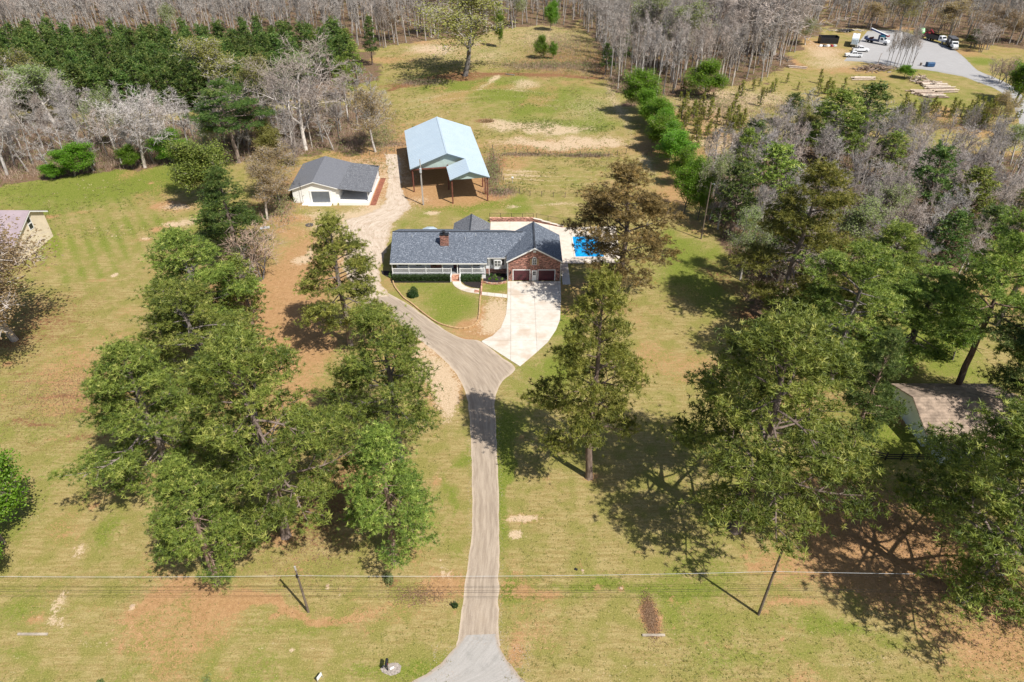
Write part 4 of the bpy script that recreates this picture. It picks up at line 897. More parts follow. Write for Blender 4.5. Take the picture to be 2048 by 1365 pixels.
gr = B().slab([(-.95,101.95,3.98),(3.83,101.95,6.62),(3.83,111.8,6.62),(-.95,111.8,3.98)], T); gr.slab([(3.83,101.95,6.62),(8.61,101.95,3.98),(8.61,111.8,3.98),(3.83,111.8,6.62)], T)
gr = gr.build('roof', M_shingle, house)
B().box(3.68, 3.98, 101.95, 111.8, 6.58, 6.66).build('ridge_cap', MATS['dark_ridge'], gr)
for s in (-1, 1):
    B().exy([(3.83,6.60),(3.83,6.34),(3.83+s*4.78,3.72),(3.83+s*4.78,3.97)], 101.90, 101.947).build('fascia', M_fascia, gr)
wr = B().slab([(-11.0,110.2,3.2),(-7.6,110.2,5.1),(-7.6,118.2,5.1),(-11.0,118.2,3.2)], T); wr.slab([(-7.6,110.2,5.1),(-4.1,110.2,3.15),(-4.1,118.2,3.15),(-7.6,118.2,5.1)], T)
wr = wr.build('roof', M_shingle_g, house); B().box(-7.72, -7.48, 110.2, 118.2, 5.07, 5.14).build('ridge_cap', MATS['dark_ridge'], wr)
# octagonal roof of a rear bay, just peeping over the ridge
oc = B(); n = 8; P8 = [(-15.6+1.5*math.cos(math.pi/8+i*math.pi/4), 117.0+1.5*math.sin(math.pi/8+i*math.pi/4)) for i in range(n)]
oc.add([(x,y,2.35) for x,y in P8]+[(-15.6,117.0,2.8)]+[(x,y,2.2) for x,y in P8], [(i,(i+1)%n,n) for i in range(n)]+[(n+1+i,n+1+(i+1)%n,(i+1)%n,i) for i in range(n)]+[tuple(range(2*n,n,-1))])
oc.build('bay_roof', M_mroof, house); B().prism([(-15.6+(x+15.6)*.9, 117+(y-117)*.9) for x,y in P8], 0, 2.2).build('rear_bay', M_siding, house)
# vent pipes on the roof
for x, y in ((-17.6,108.0),(-8.2,107.6),(-6.4,108.3),(1.4,107.2)):
    z = rz_(y); B().tube((x,y,z-.1), (x,y,z+.4), .06, .06, 8).build('vent_pipe', M_galv, house)
# chimney
ch_ = B().box(-12.5, -11.05, 106.15, 107.05, 4.4, 6.75).box(-12.56, -10.99, 106.09, 107.11, 6.5, 6.62).build('chimney', M_brick_o if False else M_brick, house)
B().box(-12.58, -10.97, 106.07, 107.13, 6.752, 6.86).build('chimney_cap', M_black, ch_); B().tube((-11.85,106.6,6.86), (-11.85,106.6,7.3), .2, .2, 10).tube((-11.85,106.6,7.34), (-11.85,106.6,7.42), .34, .3, 10).build('flue', M_black, ch_)
# porch
B().box(-20.9, -4.6, 103.0, 104.95, .82, .98).build('porch_floor', M_floor, house)
B().box(-20.9, -4.6, 103.03, 104.9, -.05, .815).build('porch_base', M_white, house)
posts = [-20.75, -17.9, -14.95, -12.05, -9.45, -6.9, -4.75]
def spn(a, b_):
    rl = B().box(a, b_, 103.12, 103.2, 1.86, 1.95).box(a, b_, 103.13, 103.19, 1.08, 1.15).build('railing', M_white, house)
    q = B(); x = a+.07
    while x < b_-.05: q.box(x, x+.04, 103.14, 103.18, 1.15, 1.86); x += .125
    q.build('balusters', M_white, rl, 'stuff')
for x in posts: B().box(x-.07, x+.07, 103.08, 103.24, .98, 3.12).build('porch_post', M_white, house)
st0, st1 = -10.55, -9.05
for a, b_ in ((-20.68,-17.97),(-17.83,-15.02),(-14.88,-12.12),(-11.98,st0-.05),(st1+.05,-6.97),(-6.83,-4.82)): spn(a, b_)
for x in (st0, st1): B().box(x-.07, x+.07, 103.02, 103.18, .98, 2.05).build('newel_post', M_white, house)
B().box(-20.9, -4.55, 103.05, 103.22, 3.0, 3.18).build('porch_beam', M_white, house)
sp_ = B().box(st0-.13, st0+.05, 101.9, 103.0, -.05, 1.0).box(st1-.05, st1+.13, 101.9, 103.0, -.05, 1.0)
sp_.build('step_wall', M_white, house)
for i in range(4): B().box(st0+.06, st1-.06, 101.95+i*.26, 103.0-.003*i, .245*i-.02*(i==0)-.0, .245*(i+1)).build('step', M_brick_o, house)
# front door, porch windows
def window(x0, x1, z0, z1, y, parent=house, nx=2, ny=2, d=-1, fr=.07, framemat=None):
    f = B(); fm = framemat or M_white; Y0, Y1 = (y-.06, y-.002)
    f.box(x0-fr, x1+fr, Y0, Y1, z1, z1+fr); f.box(x0-fr, x1+fr, Y0, Y1, z0-fr, z0); f.box(x0-fr, x0, Y0, Y1, z0, z1); f.box(x1, x1+fr, Y0, Y1, z0, z1)
    for i in range(1, nx): xx = x0+(x1-x0)*i/nx; f.box(xx-.022, xx+.022, Y0+.012, Y1, z0, z1)
    for j in range(1, ny):
        zz = z0+(z1-z0)*j/ny; xs = [x0]+[x0+(x1-x0)*i/nx for i in range(1, nx)]+[x1]
        for i in range(nx): f.box(xs[i]+(.023 if i else 0), xs[i+1]-(.023 if i < nx-1 else 0), Y0+.015, Y1, zz-.022, zz+.022)
    o = B().box(x0, x1, y-.02, y-.004, z0, z1).build('window', M_glass, parent)
    f.build('frame', fm, o); return o
for a, b_ in ((-19.3,-18.3),(-16.9,-15.9),(-7.2,-6.2)): window(a, b_, 1.5, 3.0, 105.0)
B().box(-14.3, -12.4, 104.94, 104.997, 1.0, 3.0).build('brick_panel', M_brick, house)
dr = B().box(-10.3, -9.35, 104.9, 104.995, .99, 3.05).build('front_door', M_maroon, house)
B().tube((-9.5,104.86,2.0), (-9.5,104.9,2.0), .035, .035, 8).build('door_knob', M_galv, dr)
# bay window
by0 = 103.95
bw = B().prism([(-3.75,104.75),(-3.1,by0),(-1.95,by0),(-1.3,104.75)], 1.35, 3.45).build('bay', M_siding, house)
window(-2.98, -2.55, 1.95, 3.05, by0, bw, 2, 2); window(-2.42, -1.99, 1.95, 3.05, by0, bw, 2, 2)
for s, cx in ((-1, -3.43), (1, -1.62)):
    o = MB(HO).obox((cx+s*.012, 104.34, 2.5), (.42, .03, 1.1), rz=s*math.atan2(.8,.65)).build('window', M_glass, bw)
    MB(HO).obox((cx+s*.006, 104.345, 2.5), (.56, .024, 1.24), rz=s*math.atan2(.8,.65)).build('frame', M_white, o)
B().box(-3.95, -1.1, 103.82, 104.74, 3.452, 3.53).build('bay_roof', M_fascia, bw)
for x in (-4.0, -.95): B().tube((x,103.8,.1), (x,103.8,3.5), .05, .05, 8).build('downspout', M_white, house)
# garage doors, side door, arched window, louvre, lamps
def garage_door(x0, x1, zt=2.1):
    y = 102.3
    f = B().box(x0-.14, x0, y-.05, y-.002, .02, zt+.14).box(x1, x1+.14, y-.05, y-.002, .02, zt+.14).box(x0, x1, y-.05, y-.002, zt, zt+.14)
    o = B().box(x0, x1, y-.02, y-.003, .04, zt).build('garage_door', MATS['interior_dark'], house); f.build('frame', M_white, o)
    for i in range(4):
        z0 = .06+i*(zt-.06)/4
        B().box(x0+.02, x1-.02, y-.045, y-.021, z0+.012, z0+(zt-.06)/4-.012).build('panel', M_maroon, o)
garage_door(.25, 3.05); garage_door(4.55, 7.35)
sdr = B().box(3.42, 4.28, 102.24, 102.298, .04, 2.08).build('side_door', M_white, house)
B().box(3.62, 4.08, 102.22, 102.239, 1.15, 1.85).build('pane', M_glass, sdr); B().box(3.83, 3.87, 102.21, 102.219, 1.15, 1.85).box(3.62, 3.829, 102.21, 102.219, 1.48, 1.52).box(3.871, 4.08, 102.21, 102.219, 1.48, 1.52).build('muntin', M_white, sdr)
B().tube((4.2,102.2,1.0), (4.2,102.24,1.0), .04, .04, 8).build('door_knob', M_galv, sdr)
wn_ = window(3.5, 4.14, 3.25, 4.25, 102.3, house, 2, 3)
arc = [(3.82+.32*math.cos(t*math.pi/8), 4.33+.27*math.sin(t*math.pi/8)) for t in range(9)]
B().exy([(3.43,4.325)]+[(3.82+(x-3.82)*1.2, 4.33+(z-4.33)*1.25) for x, z in arc[::-1]]+[(4.21,4.325)], 102.235, 102.29).build('arch_trim', M_white, wn_)
B().exy(arc[::-1], 102.222, 102.234).build('arch_pane', M_glass, wn_)
for x in (3.08, 4.26): 
    s_ = B().box(x, x+.3, 102.25, 102.297, 3.2, 4.3).build('shutter', M_wood, house)
B().box(3.58, 4.08, 102.24, 102.295, 5.55, 5.95).build('gable_vent', M_fascia, house)
for x in (-.2, 7.95): B().box(x-.08, x+.08, 102.12, 102.296, 1.55, 1.95).build('wall_lamp', M_black, house)
for x in (-.73, 8.36): B().tube((x,102.2,.1), (x,102.2,3.9), .05, .05, 8).build('downspout', M_white, house)

# hanging ferns: each hangs from the beam, a thing of its own
for x, lb in ((-19.3,'hanging fern at the left end of the white porch'),(-16.4,'hanging fern second from the left end of the porch'),(-13.5,'hanging fern in front of the brick panel of the porch'),(-5.9,'hanging fern right of the porch steps')):
    t = thing('hanging_fern', lb, 'hanging plant', (x, 103.5, 2.35), 0, 'ferns hanging along the porch')
    MB().tube((0,0,0), (0,0,.18), .12, .17, 10).build('basket', M_black, t); MB().tube((0,0,.18), (0,0,.72), .008, .008, 4).build('chain', M_black, t)
    v, f, tt = blob_leaves(int(abs(x)*10), 260, .42, .42, .30, .09, 6); tri_obj('foliage', v+[0,0,.08], f, tt, [M_hedge], t)

# ------------------------------------------------------------------ planting at the house
def hedge(x0, x1, y0, y1, h, seed, name, label, cat='hedge'):
    g = np.random.default_rng(seed); n = int((x1-x0)*1100); s = g.integers(0, 5, n); P_ = g.random((n, 3))
    P_[:, 1] = np.where(s == 0, .02, P_[:, 1]); P_[:, 2] = np.where(s >= 3, 1, P_[:, 2]); P_[:, 2] = np.where(s == 1, g.random(n), P_[:, 2])
    P_ = P_*[x1-x0, y1-y0, h-.08]+[x0, y0, .08]; P_ += g.normal(size=(n, 3))*.05; P_[:, 2] += (fbm(P_[:, 0], P_[:, 1], 1.0, 3)-.5)*.22*(P_[:, 2]/h)
    v, f, t = leaves(P_-[(x0+x1)/2, y0, 0], .075, g, .4+.3*(fbm(P_[:, 0], P_[:, 2]*2, .8, 8)-.5), .5)
    root = thing(name, label, cat, ((x0+x1)/2, y0, 0), 0, 'clipped hedges before the porch')
    tri_obj('foliage', v, f, t, [M_hedge], root)
    q = MB()
    for i in range(int((x1-x0)/.7)): xx = -(x1-x0)/2+.35+i*.7; q.tube((xx, (y1-y0)/2, -.05), (xx+R.uniform(-.2,.2), (y1-y0)/2, h*.8), .04, .02, 5)
    q.build('stems', M_dbark, root, 'stuff')
hedge(-20.75, -10.75, 101.95, 102.85, 1.0, 1, 'hedge', 'long clipped hedge before the porch, left of the brick steps')
hedge(-8.85, -5.25, 101.85, 102.85, 1.0, 2, 'hedge', 'short clipped hedge before the porch, right of the brick steps')
def shrub(x, y, rx, rz2, seed, label, m=M_hedge, n=700, size=.09, name='shrub', cat='shrub', group=None, z=0, ry=None):
    t = thing(name, label, cat, (x, y, z), 0, group); v, f, tt = blob_leaves(seed, n, rx, ry or rx, rz2, size); tri_obj('foliage', v, f, tt, [m], t)
    MB().tube((0,0,-.05), (0,0,rz2*.6), .05, .02, 5).build('stem', M_dbark, t); return t
def bed(name, pts, z=.03): return MB().prism(pts, -.05, z).build(name, M_mulch, None, 'structure')
bed('mulch_bed', G2([(922,562),(964,562),(962,577),(944,575),(930,570)])[::-1])
bx = [(-5.0,104.7),(-5.0,101.7)]+[(-5.0+3.9*(i/8), 101.7-.55*math.sin(math.pi*i/8)) for i in range(1, 8)]+[(-1.0,101.7),(-1.0,104.7)]
bed('mulch_bed', bx, .05)
bed('mulch_bed', G2([(762,541),(788,543),(790,557),(772,553),(764,548)])[::-1])
bed('mulch_bed', [(-21.0,101.6),(-10.7,101.6),(-10.7,103.0),(-21.0,103.0)])
for i, (x, y, r, m_) in enumerate([(-4.5,103.9,.42,M_hedge),(-3.7,104.0,.45,M_hedge),(-2.9,103.7,.4,M_leafd),(-2.2,104.0,.42,M_hedge),(-3.9,102.8,.3,M_fresh),(-2.7,102.5,.32,M_fresh),(-1.7,102.8,.3,M_leafd),(-3.2,103.2,.25,M_leafd)]):
    shrub(x, y, r, r*1.4, 40+i, ['dark shrub at the left corner of the curved mulch bed','dark shrub against the bay wall, left half of the bed','grey green shrub under the bay windows','dark shrub at the right of the bay in the mulch bed','yellow green low plant at the left front of the curved bed','yellow green low plant in the middle front of the curved bed','pale low plant at the right front of the curved bed','small plant in the middle of the curved mulch bed'][i], m_, 260, .09, 'bed_shrub', 'shrub', 'shrubs in the curved mulch bed')
# curved low brick edging of the bed
cbe = thing('bed_wall', 'low curved orange brick border wall of the mulch bed by the garage', 'border wall', (-3, 101.5, 0))
arcp = [(-5.05+4.05*(i/22), 101.62-.6*math.sin(math.pi*i/22)) for i in range(23)]
bm_ = None
for i in range(22):
    (xa, ya), (xb, yb) = arcp[i], arcp[i+1]; L_ = math.hypot(xb-xa, yb-ya)
    MB((-3,101.5,0)).obox(((xa+xb)/2, (ya+yb)/2, .14+R.uniform(-.006,.006)), (L_-.012, .24, .34), rz=math.atan2(yb-ya, xb-xa)).build('brick', M_brick_o, cbe)
shrub(-21.0, 103.9, .95, 1.3, 61, 'yellow green bush at the left corner of the porch', M_leafd, 1500, .1)
shrub(-16.6, 99.9-2.4, 1.2, 1.8, 62, 'dark clipped rounded bush on the curved edge of the front lawn', M_hedge, 4800, .08, ry=1.1)
# lawn edging: long timbers laid end to end round the front lawn, a strip of brick at its end
M_edge = mat('landscape_timber', (.50,.33,.17), .85, .2, 1.5, dark=(.25,.14,.08))
edg = thing('lawn_edging', 'curved tan timber edging round the front lawn below the porch', 'garden edging', (*G(900, 640)[:2], 0))
ep = catmull(G2([(786,562),(789,573),(797,584),(808,597),(822,607),(838,620),(856,634),(876,647),(897,654),(917,658),(936,657),(950,650),(957,640),(959,622),(960,604),(961,592)]), 2)
eo = (*G(900, 640)[:2], 0)
for i in range(len(ep)-1):
    a, b_ = ep[i], ep[i+1]; L_ = (b_-a).length
    MB(eo).obox(((a.x+b_.x)/2, (a.y+b_.y)/2, .12+R.uniform(-.01,.015)), (L_-.10, .2, .28), rz=math.atan2(b_.y-a.y, b_.x-a.x)).build('timber', M_edge, edg)
ep2 = catmull(G2([(962,592),(963,578),(964,562)]), 3); e2 = thing('brick_kerb', 'low brick kerb running from the lawn edging up to the short hedge', 'garden edging', (*G(962, 578)[:2], 0)); eo2 = (*G(962, 578)[:2], 0)
for i in range(len(ep2)-1):
    a, b_ = ep2[i], ep2[i+1]; L_ = (b_-a).length
    MB(eo2).obox(((a.x+b_.x)/2, (a.y+b_.y)/2, .12), (L_-.02, .25, .3), rz=math.atan2(b_.y-a.y, b_.x-a.x)).build('brick', M_brick_o, e2)
sx_ = G(954, 583); st_ = thing('garden_step', 'small orange brick step where the curved walk meets the garage walk', 'step', (sx_[0], sx_[1], 0))
for i in range(2): MB().box(-.45+i*.42, -.05+i*.42, -.45, .4, 0, .16-.05*i).build('brick_tread', M_brick_o, st_)

# ------------------------------------------------------------------ pool
pl = thing('swimming_pool', 'rectangular pool under a bright blue cover on the pale deck', 'pool', (14.3, 114.65, 0))
def pool_mat():
    m, nt, N, L, b = new_mat('blue_pool_cover'); p = pos(nt, 'Object'); c = mix(nt, ramp(nt, noise(nt, 1.4, 4, p), .35, .65), (.0,.24,.62), (.01,.40,.80))
    L.new(c, b.inputs['Base Color']); b.inputs['Roughness'].default_value = .3; bump(nt, b, noise(nt, 3, 3, p), .4, .05); return m
MB().box(-2.6, 2.6, -3.95, 3.95, .035, .085).build('cover', pool_mat(), pl)
for x0, x1, y0, y1 in ((-2.88,-2.605,-4.2,4.2),(2.605,2.88,-4.2,4.2),(-2.6,2.6,3.96,4.2),(-2.6,2.6,-4.2,-3.96)): MB().box(x0, x1, y0, y1, .0, .12).build('coping', M_patio, pl)
# brick retaining wall with steps, fences
rw = thing('retaining_wall', 'low brick wall with pale cap at the back of the pool deck, stepping down to the right', 'garden wall', (0, 125.4, 0)); ro = (0,125.4,0)
segw = [(-4.5,125.5,4.3,125.5,.75),(4.3,125.5,6.0,124.7,.65),(6.0,124.7,7.6,123.9,.5),(7.6,123.9,9.0,123.2,.4),(9.0,123.2,10.2,122.8,.28)]
for xa, ya, xb, yb, h in segw:
    L_ = math.hypot(xb-xa, yb-ya); an = math.atan2(yb-ya, xb-xa)
    MB(ro).obox(((xa+xb)/2,(ya+yb)/2,h/2-.02), (L_-.01,.4,h), rz=an).build('wall_section', M_brick, rw)
    MB(ro).obox(((xa+xb)/2,(ya+yb)/2,h+.025), (L_-.01,.48,.07), rz=an).build('cap', M_patio if xa > 4 else M_brick_o, rw)
def fence(name, label, pts, h, step, m, rails=(.12,.95), pr=.035, group=None, mesh=True, cat='fence'):
    o = (pts[0][0], pts[0][1], 0); t = thing(name, label, cat, o, 0, group)
    for i in range(len(pts)-1):
        (xa, ya), (xb, yb) = pts[i], pts[i+1]; L_ = math.hypot(xb-xa, yb-ya); n = max(1, round(L_/step))
        for k in range(n+(i == len(pts)-2)):
            x, y = xa+(xb-xa)*k/n, ya+(yb-ya)*k/n; jt = R.uniform(-.04,.04) if not mesh else 0
            MB(o).tube((x,y,-.1), (x+jt,y+jt,h*R.uniform(.97,1.03 if not mesh else .98)), pr, pr, 6).build('post', m, t)
        for r_ in rails: MB(o).tube((xa,ya,h*r_), (xb,yb,h*r_), .02 if mesh else .012, None, 5).build('rail', m, t)
        if mesh:
            q = MB(o); k = int(L_/.16)
            for j in range(1, k): x, y = xa+(xb-xa)*j/k, ya+(yb-ya)*j/k; q.box(x-.008, x+.008, y-.008, y+.008, h*rails[0]+.02, h*rails[-1]-.02)
            q.build('pickets', m, t, 'stuff')
    return t
fence('pool_fence', 'black metal fence on the back wall of the pool deck, left run', [(-4.5,126.2),(4.3,126.0)], 1.5, 2.1, M_black, (.08,.97), .04)
fence('pool_fence', 'black metal fence going down beside the deck steps', [(4.9,126.0),(7.2,124.9),(10.2,123.6)], 1.5, 2.4, M_black, (.08,.97), .04)
fence('pool_fence', 'black metal fence behind the pool under the bronze cedar', [(10.5,123.6),(21.0,124.0)], 1.5, 2.1, M_black, (.08,.97), .04)
fence('pool_fence', 'thin dark fence along the near edge of the pool deck', [(10.6,107.9),(20.4,107.9)], 1.3, 2.2, M_black, (.08,.97), .03)
for x in (-3.2, .6):
    t = thing('patio_table', 'low dark table on the patio behind the house, '+('left one' if x < 0 else 'right one'), 'table', (x, 114.6, .09), 0, 'patio tables')
    MB().box(-.8, .8, -.4, .4, .68, .74).build('table_top', M_wood, t)
    for a, b_ in ((-.72,-.34),(.72,-.34),(-.72,.34),(.72,.34)): MB().box(a-.03, a+.03, b_-.03, b_+.03, 0, .68).build('leg', M_black, t)

# ------------------------------------------------------------------ blue-roofed barn
BO = (-21.74, 139.23, 0); BR = math.atan2(.175, .984)
barn = thing('pole_barn', 'open pole barn with pale blue metal roof and a small gabled annex in front', 'barn', BO, BR)
ez, pz, hw = 5.5, 8.45, 8.05; s_ = (pz-ez)/hw; D = 24.4
def ribs(q4, nrib, parent):    # raised seams down a slope
    q = MB(); a, b_, c, d = (Vector(v) for v in q4)
    for i in range(nrib+1):
        t = i/nrib; p0, p1 = a.lerp(b_, t), d.lerp(c, t); up_ = Vector((0,0,.035)); q.slab([tuple(p0+up_+Vector((0,-.025,0))), tuple(p0+up_+Vector((0,.025,0))), tuple(p1+up_+Vector((0,.025,0))), tuple(p1+up_+Vector((0,-.025,0)))], .035)
    q.build('seams', M_mroof, parent, 'stuff')
r1 = MB().slab([(0,0,ez),(hw,0,pz),(hw,D,pz),(0,D,ez)], .09).slab([(hw,0,pz),(2*hw,0,ez),(2*hw,D,ez),(hw,D,pz)], .09).build('roof', M_mroof, barn)
ribs([(0,.1,ez),(0,D-.1,ez),(hw,D-.1,pz),(hw,.1,pz)], 27, r1); ribs([(2*hw,.1,ez),(2*hw,D-.1,ez),(hw,D-.1,pz),(hw,.1,pz)], 27, r1)
MB().box(hw-.18, hw+.18, 0, D, pz-.02, pz+.03).build('ridge_cap', M_mroof, r1)
AX0, AXm, AV = 7.75, 11.9, -7.3; az_ = ez+s_*(2*hw-AXm)
r2 = MB().slab([(AX0,AV,ez),(AXm,AV,az_),(AXm,-.003,az_),(AX0,-.003,ez)], .09).slab([(AXm,AV,az_),(2*hw,AV,ez),(2*hw,-.003,ez),(AXm,-.003,az_)], .09).build('annex_roof', M_mroof, barn)
ribs([(AX0,AV+.1,ez),(AX0,-.1,ez),(AXm,-.1,az_),(AXm,AV+.1,az_)], 8, r2); ribs([(2*hw,AV+.1,ez),(2*hw,-.1,ez),(AXm,-.1,az_),(AXm,AV+.1,az_)], 8, r2)
MB().exy([(.5,ez-.35),(2*hw-.5,ez-.35),(2*hw-.5,ez+.1),(hw,pz-.12),(.5,ez+.1)], .75, .85).build('gable_wall', M_mpanel, barn)
q = MB()
for i in range(60): x = .7+i*.24; zt = ez+.02+s_*(hw-abs(x-hw)); q.box(x, x+.04, .71, .748, ez-.33, zt-.05)
q.build('wall_ribs', M_mpanel, barn, 'stuff')
MB().exy([(AX0+.4,ez-.3),(2*hw-.4,ez-.3),(2*hw-.4,ez+.08),(AXm,az_-.12),(AX0+.4,ez+.08)], AV+.6, AV+.7).build('gable_wall', M_mpanel, barn)
for a, b_ in (((0,ez),(hw,pz)),((hw,pz),(2*hw,ez))): MB().exy([(a[0],a[1]-.1),(b_[0],b_[1]-.1),(b_[0],b_[1]-.34),(a[0],a[1]-.34)], .05, .1).build('rake_trim', M_mtrim, barn)
for a, b_ in (((AX0,ez),(AXm,az_)),((AXm,az_),(2*hw,ez))): MB().exy([(a[0],a[1]-.1),(b_[0],b_[1]-.1),(b_[0],b_[1]-.3),(a[0],a[1]-.3)], AV+.03, AV+.08).build('rake_trim', M_mtrim, barn)
for x, v in [(.5,.6),(.5,6.2),(.5,12),(.5,18),(.5,23.8),(15.6,.6),(15.6,6.2),(15.6,12),(15.6,18),(15.6,23.8),(8.1,.6),(8.1,23.8),(AX0+.45,AV+.5),(15.6,AV+.5),(15.6,AV+3.9)]:
    MB().box(x-.13, x+.13, v-.13, v+.13, -.1, ez-.1+(.25 if x > 7 and x < 9 and v > 0 else 0)).build('post', M_rust, barn)
for v in (.45, 6.2, 12, 18, 23.6): MB().box(.4, 2*hw-.4, v-.08, v+.08, ez-.5, ez-.22).build('beam', M_rust, barn)
MB().box(.3, 15.8, 23.95, 24.05, 1.2, ez-.4).build('back_wall', M_mpanel, barn)

# ------------------------------------------------------------------ white garage with carport
GO = (-41.5, 134.2, 0)
sh = thing('white_garage', 'white block garage with grey roof, roller door and open carport on the right', 'garage', GO)
def S(): return MB(GO)
S().box(-46.1, -36.4, 134.2, 147.6, -.1, 3.1).exy([(-46.1,3.1),(-36.4,3.1),(-36.4,3.25),(-41.4,4.65)], 134.2, 147.6).build('wall', M_block, sh)
r = S().slab([(-46.7,133.8,3.15),(-41.4,133.8,4.95),(-41.9,148.2,4.95),(-47.2,148.2,3.15)], .12).slab([(-41.4,133.8,4.95),(-36.3,133.8,3.5),(-36.3,148.2,3.5),(-41.9,148.2,4.95)], .12).build('roof', M_rolled, sh)
S().exy([(-46.7,3.03),(-41.4,4.83),(-41.4,4.65),(-46.7,2.85)], 133.74, 133.796).exy([(-41.4,4.83),(-36.3,3.38),(-36.3,3.2),(-41.4,4.65)], 133.74, 133.796).build('fascia', M_fascia, r)
r = S().slab([(-36.297,133.5,3.52),(-29.5,133.5,2.75),(-29.9,148.0,2.75),(-36.297,148.0,3.52)], .12).build('carport_roof', M_shingle_g, sh)
d = S().box(-42.1, -38.4, 134.12, 134.19, .3, 2.6).build('roller_door', MATS['interior_dark'], sh)
for i in range(9): S().box(-42.05, -38.45, 134.07, 134.115, .33+i*.25, .33+i*.25+.235).build('slat', M_steel, d)
S().box(-42.5, -42.12, 134.08, 134.19, 0, 2.8).box(-38.38, -37.9, 134.08, 134.19, 0, 2.8).box(-42.12, -38.38, 134.08, 134.19, 2.62, 2.8).build('door_surround', M_white, sh)
S().box(-44.2, -42.9, 132.9, 134.05, -.05, .12).box(-42.8, -38.0, 132.6, 134.05, -.05, .15).build('door_apron', M_block, sh)
S().box(-37.6, -36.9, 133.0, 134.1, -.05, .55).build('block_step', M_block, sh)
S().box(-36.35, -30.1, 133.0, 147.5, -.05, .55).build('carport_floor', M_block, sh)
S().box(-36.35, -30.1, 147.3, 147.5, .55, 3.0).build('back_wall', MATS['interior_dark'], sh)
for y in (133.9, 138.4, 143, 147.1): S().box(-30.3, -30.14, y-.08, y+.08, .55, 2.7).build('post', M_white, sh)
S().box(-30.28, -30.16, 138.5, 147.0, .552, 1.9).build('side_wall', M_white, sh)
S().box(-29.9, -28.7, 133.0, 147.5, -.04, .03).build('red_earth_strip', mat('red_earth', (.27,.10,.06), .9, .3, 1.5), sh)
t = thing('antenna_mast', 'thin dark antenna mast standing against the front of the white garage', 'antenna', (-44.0, 133.55, 0)); MB().tube((0,0,0), (0,0,4.9), .035, .03, 6).build('mast', M_black, t)
MB().tube((-.35,0,4.6), (.35,0,4.6), .02, .02, 5).tube((-.22,0,4.3), (.22,0,4.3), .02, .02, 5).build('crossbar', M_black, t)

# ------------------------------------------------------------------ cream house at the left edge
LO = (-92, 117, 0)
lh = thing('cream_house', 'cream house with a mauve metal roof behind the brown budding trees at the left edge', 'house', LO)
def Q(): return MB(LO)
Q().box(-104, -88.9, 107.5, 119.0, -.1, 3.4).exx([(107.5,3.4),(119.0,3.4),(119.0,5.2),(115.2,7.0)], -104, -88.9).build('wall', M_cream, lh)
M_mauve = mat('mauve_metal_roof', (.36,.29,.31), .45, .12, .5)
r = Q().slab([(-104.5,106.7,3.2),(-88.4,106.7,3.2),(-88.4,115.2,7.25),(-104.5,115.2,7.25)], .1).slab([(-104.5,115.2,7.25),(-88.4,115.2,7.25),(-88.4,119.7,5.15),(-104.5,119.7,5.15)], .1).build('roof', M_mauve, lh)
Q().exx([(106.7,3.1),(115.2,7.15),(115.2,6.9),(106.7,2.85)], -88.46, -88.405).exx([(115.2,7.15),(119.7,5.05),(119.7,4.8),(115.2,6.9)], -88.46, -88.405).build('rake_board', M_fascia, r)
for z0 in (3.9, 5.1):
    o = Q().box(-88.898, -88.87, 114.0, 115.0, z0, z0+.95).build('window', M_glass, lh)
    Q().box(-88.898, -88.85, 113.88, 113.998, z0-.1, z0+1.05).box(-88.898, -88.85, 115.002, 115.12, z0-.1, z0+1.05).box(-88.898, -88.85, 114, 115, z0+.952, z0+1.05).box(-88.898, -88.85, 114, 115, z0-.1, z0-.002).build('frame', M_white, o)

# ------------------------------------------------------------------ old shed at the right
OO = (58, 64, 0)
od = thing('old_shed', 'old pale shed with a weathered brown shingle roof half hidden by pines', 'shed', OO)
def Z(): return MB(OO)
Z().box(51.6, 64, 61.8, 70.5, -.1, 2.7).exx([(61.8,2.7),(70.5,2.7),(66.1,4.3)], 51.6, 64).build('wall', M_bluew, od)
r = Z().slab([(51.0,61.2,2.65),(64.8,61.2,2.65),(64.8,66.1,4.5),(51.0,66.1,4.5)], .1).slab([(51.0,66.1,4.5),(64.8,66.1,4.5),(64.8,71.0,2.65),(51.0,71.0,2.65)], .1).build('roof', M_old, od)
for k in range(12):
    for s__, (ya, yb) in ((0, (61.2, 66.1)), (1, (71.0, 66.1))):
        t0 = k/12; y = ya+(yb-ya)*t0; z = 2.65+1.85*t0
        Z().obox((57.9, y+(.2 if s__ == 0 else -.2), z+.105), (13.7, .40, .035), rx=(1 if s__ == 0 else -1)*math.atan2(1.85,4.9)).build('shingle_course', M_old, r)
Z().slab([(52.6,58.9,1.9),(62,58.9,1.9),(62,61.6,2.55),(52.6,61.6,2.55)], .08).build('lean_to_roof', mat('rusted_tin', (.28,.17,.13), .7, .4, 1.0, dark=(.45,.44,.43)), od)
Z().box(52.3, 52.5, 58.7, 61.79, -.1, 2.3).box(52.5, 62, 58.9, 59.05, -.1, 1.8).build('lean_to_wall', M_bluew, od)
def board_fence(pts, label):
    o = (*pts[0], 0); t = thing('board_fence', label, 'fence', o)
    for i in range(len(pts)-1):
        (xa, ya), (xb, yb) = pts[i], pts[i+1]; L_ = math.hypot(xb-xa, yb-ya); an = math.atan2(yb-ya, xb-xa); n = max(1, round(L_/2.1))
        for k in range(n+1): 
            x, y = xa+(xb-xa)*k/n, ya+(yb-ya)*k/n; MB(o).obox((x,y,.62), (.14,.14,1.35), rz=an).build('post', M_blackboard, t)
            if k < n:
                for z in (.35,.7,1.05): MB(o).obox((x+(xb-xa)/n/2, y+(yb-ya)/n/2-.09, z+R.uniform(-.02,.02)), (L_/n-.02,.03,.15), rz=an).build('board', M_blackboard, t)
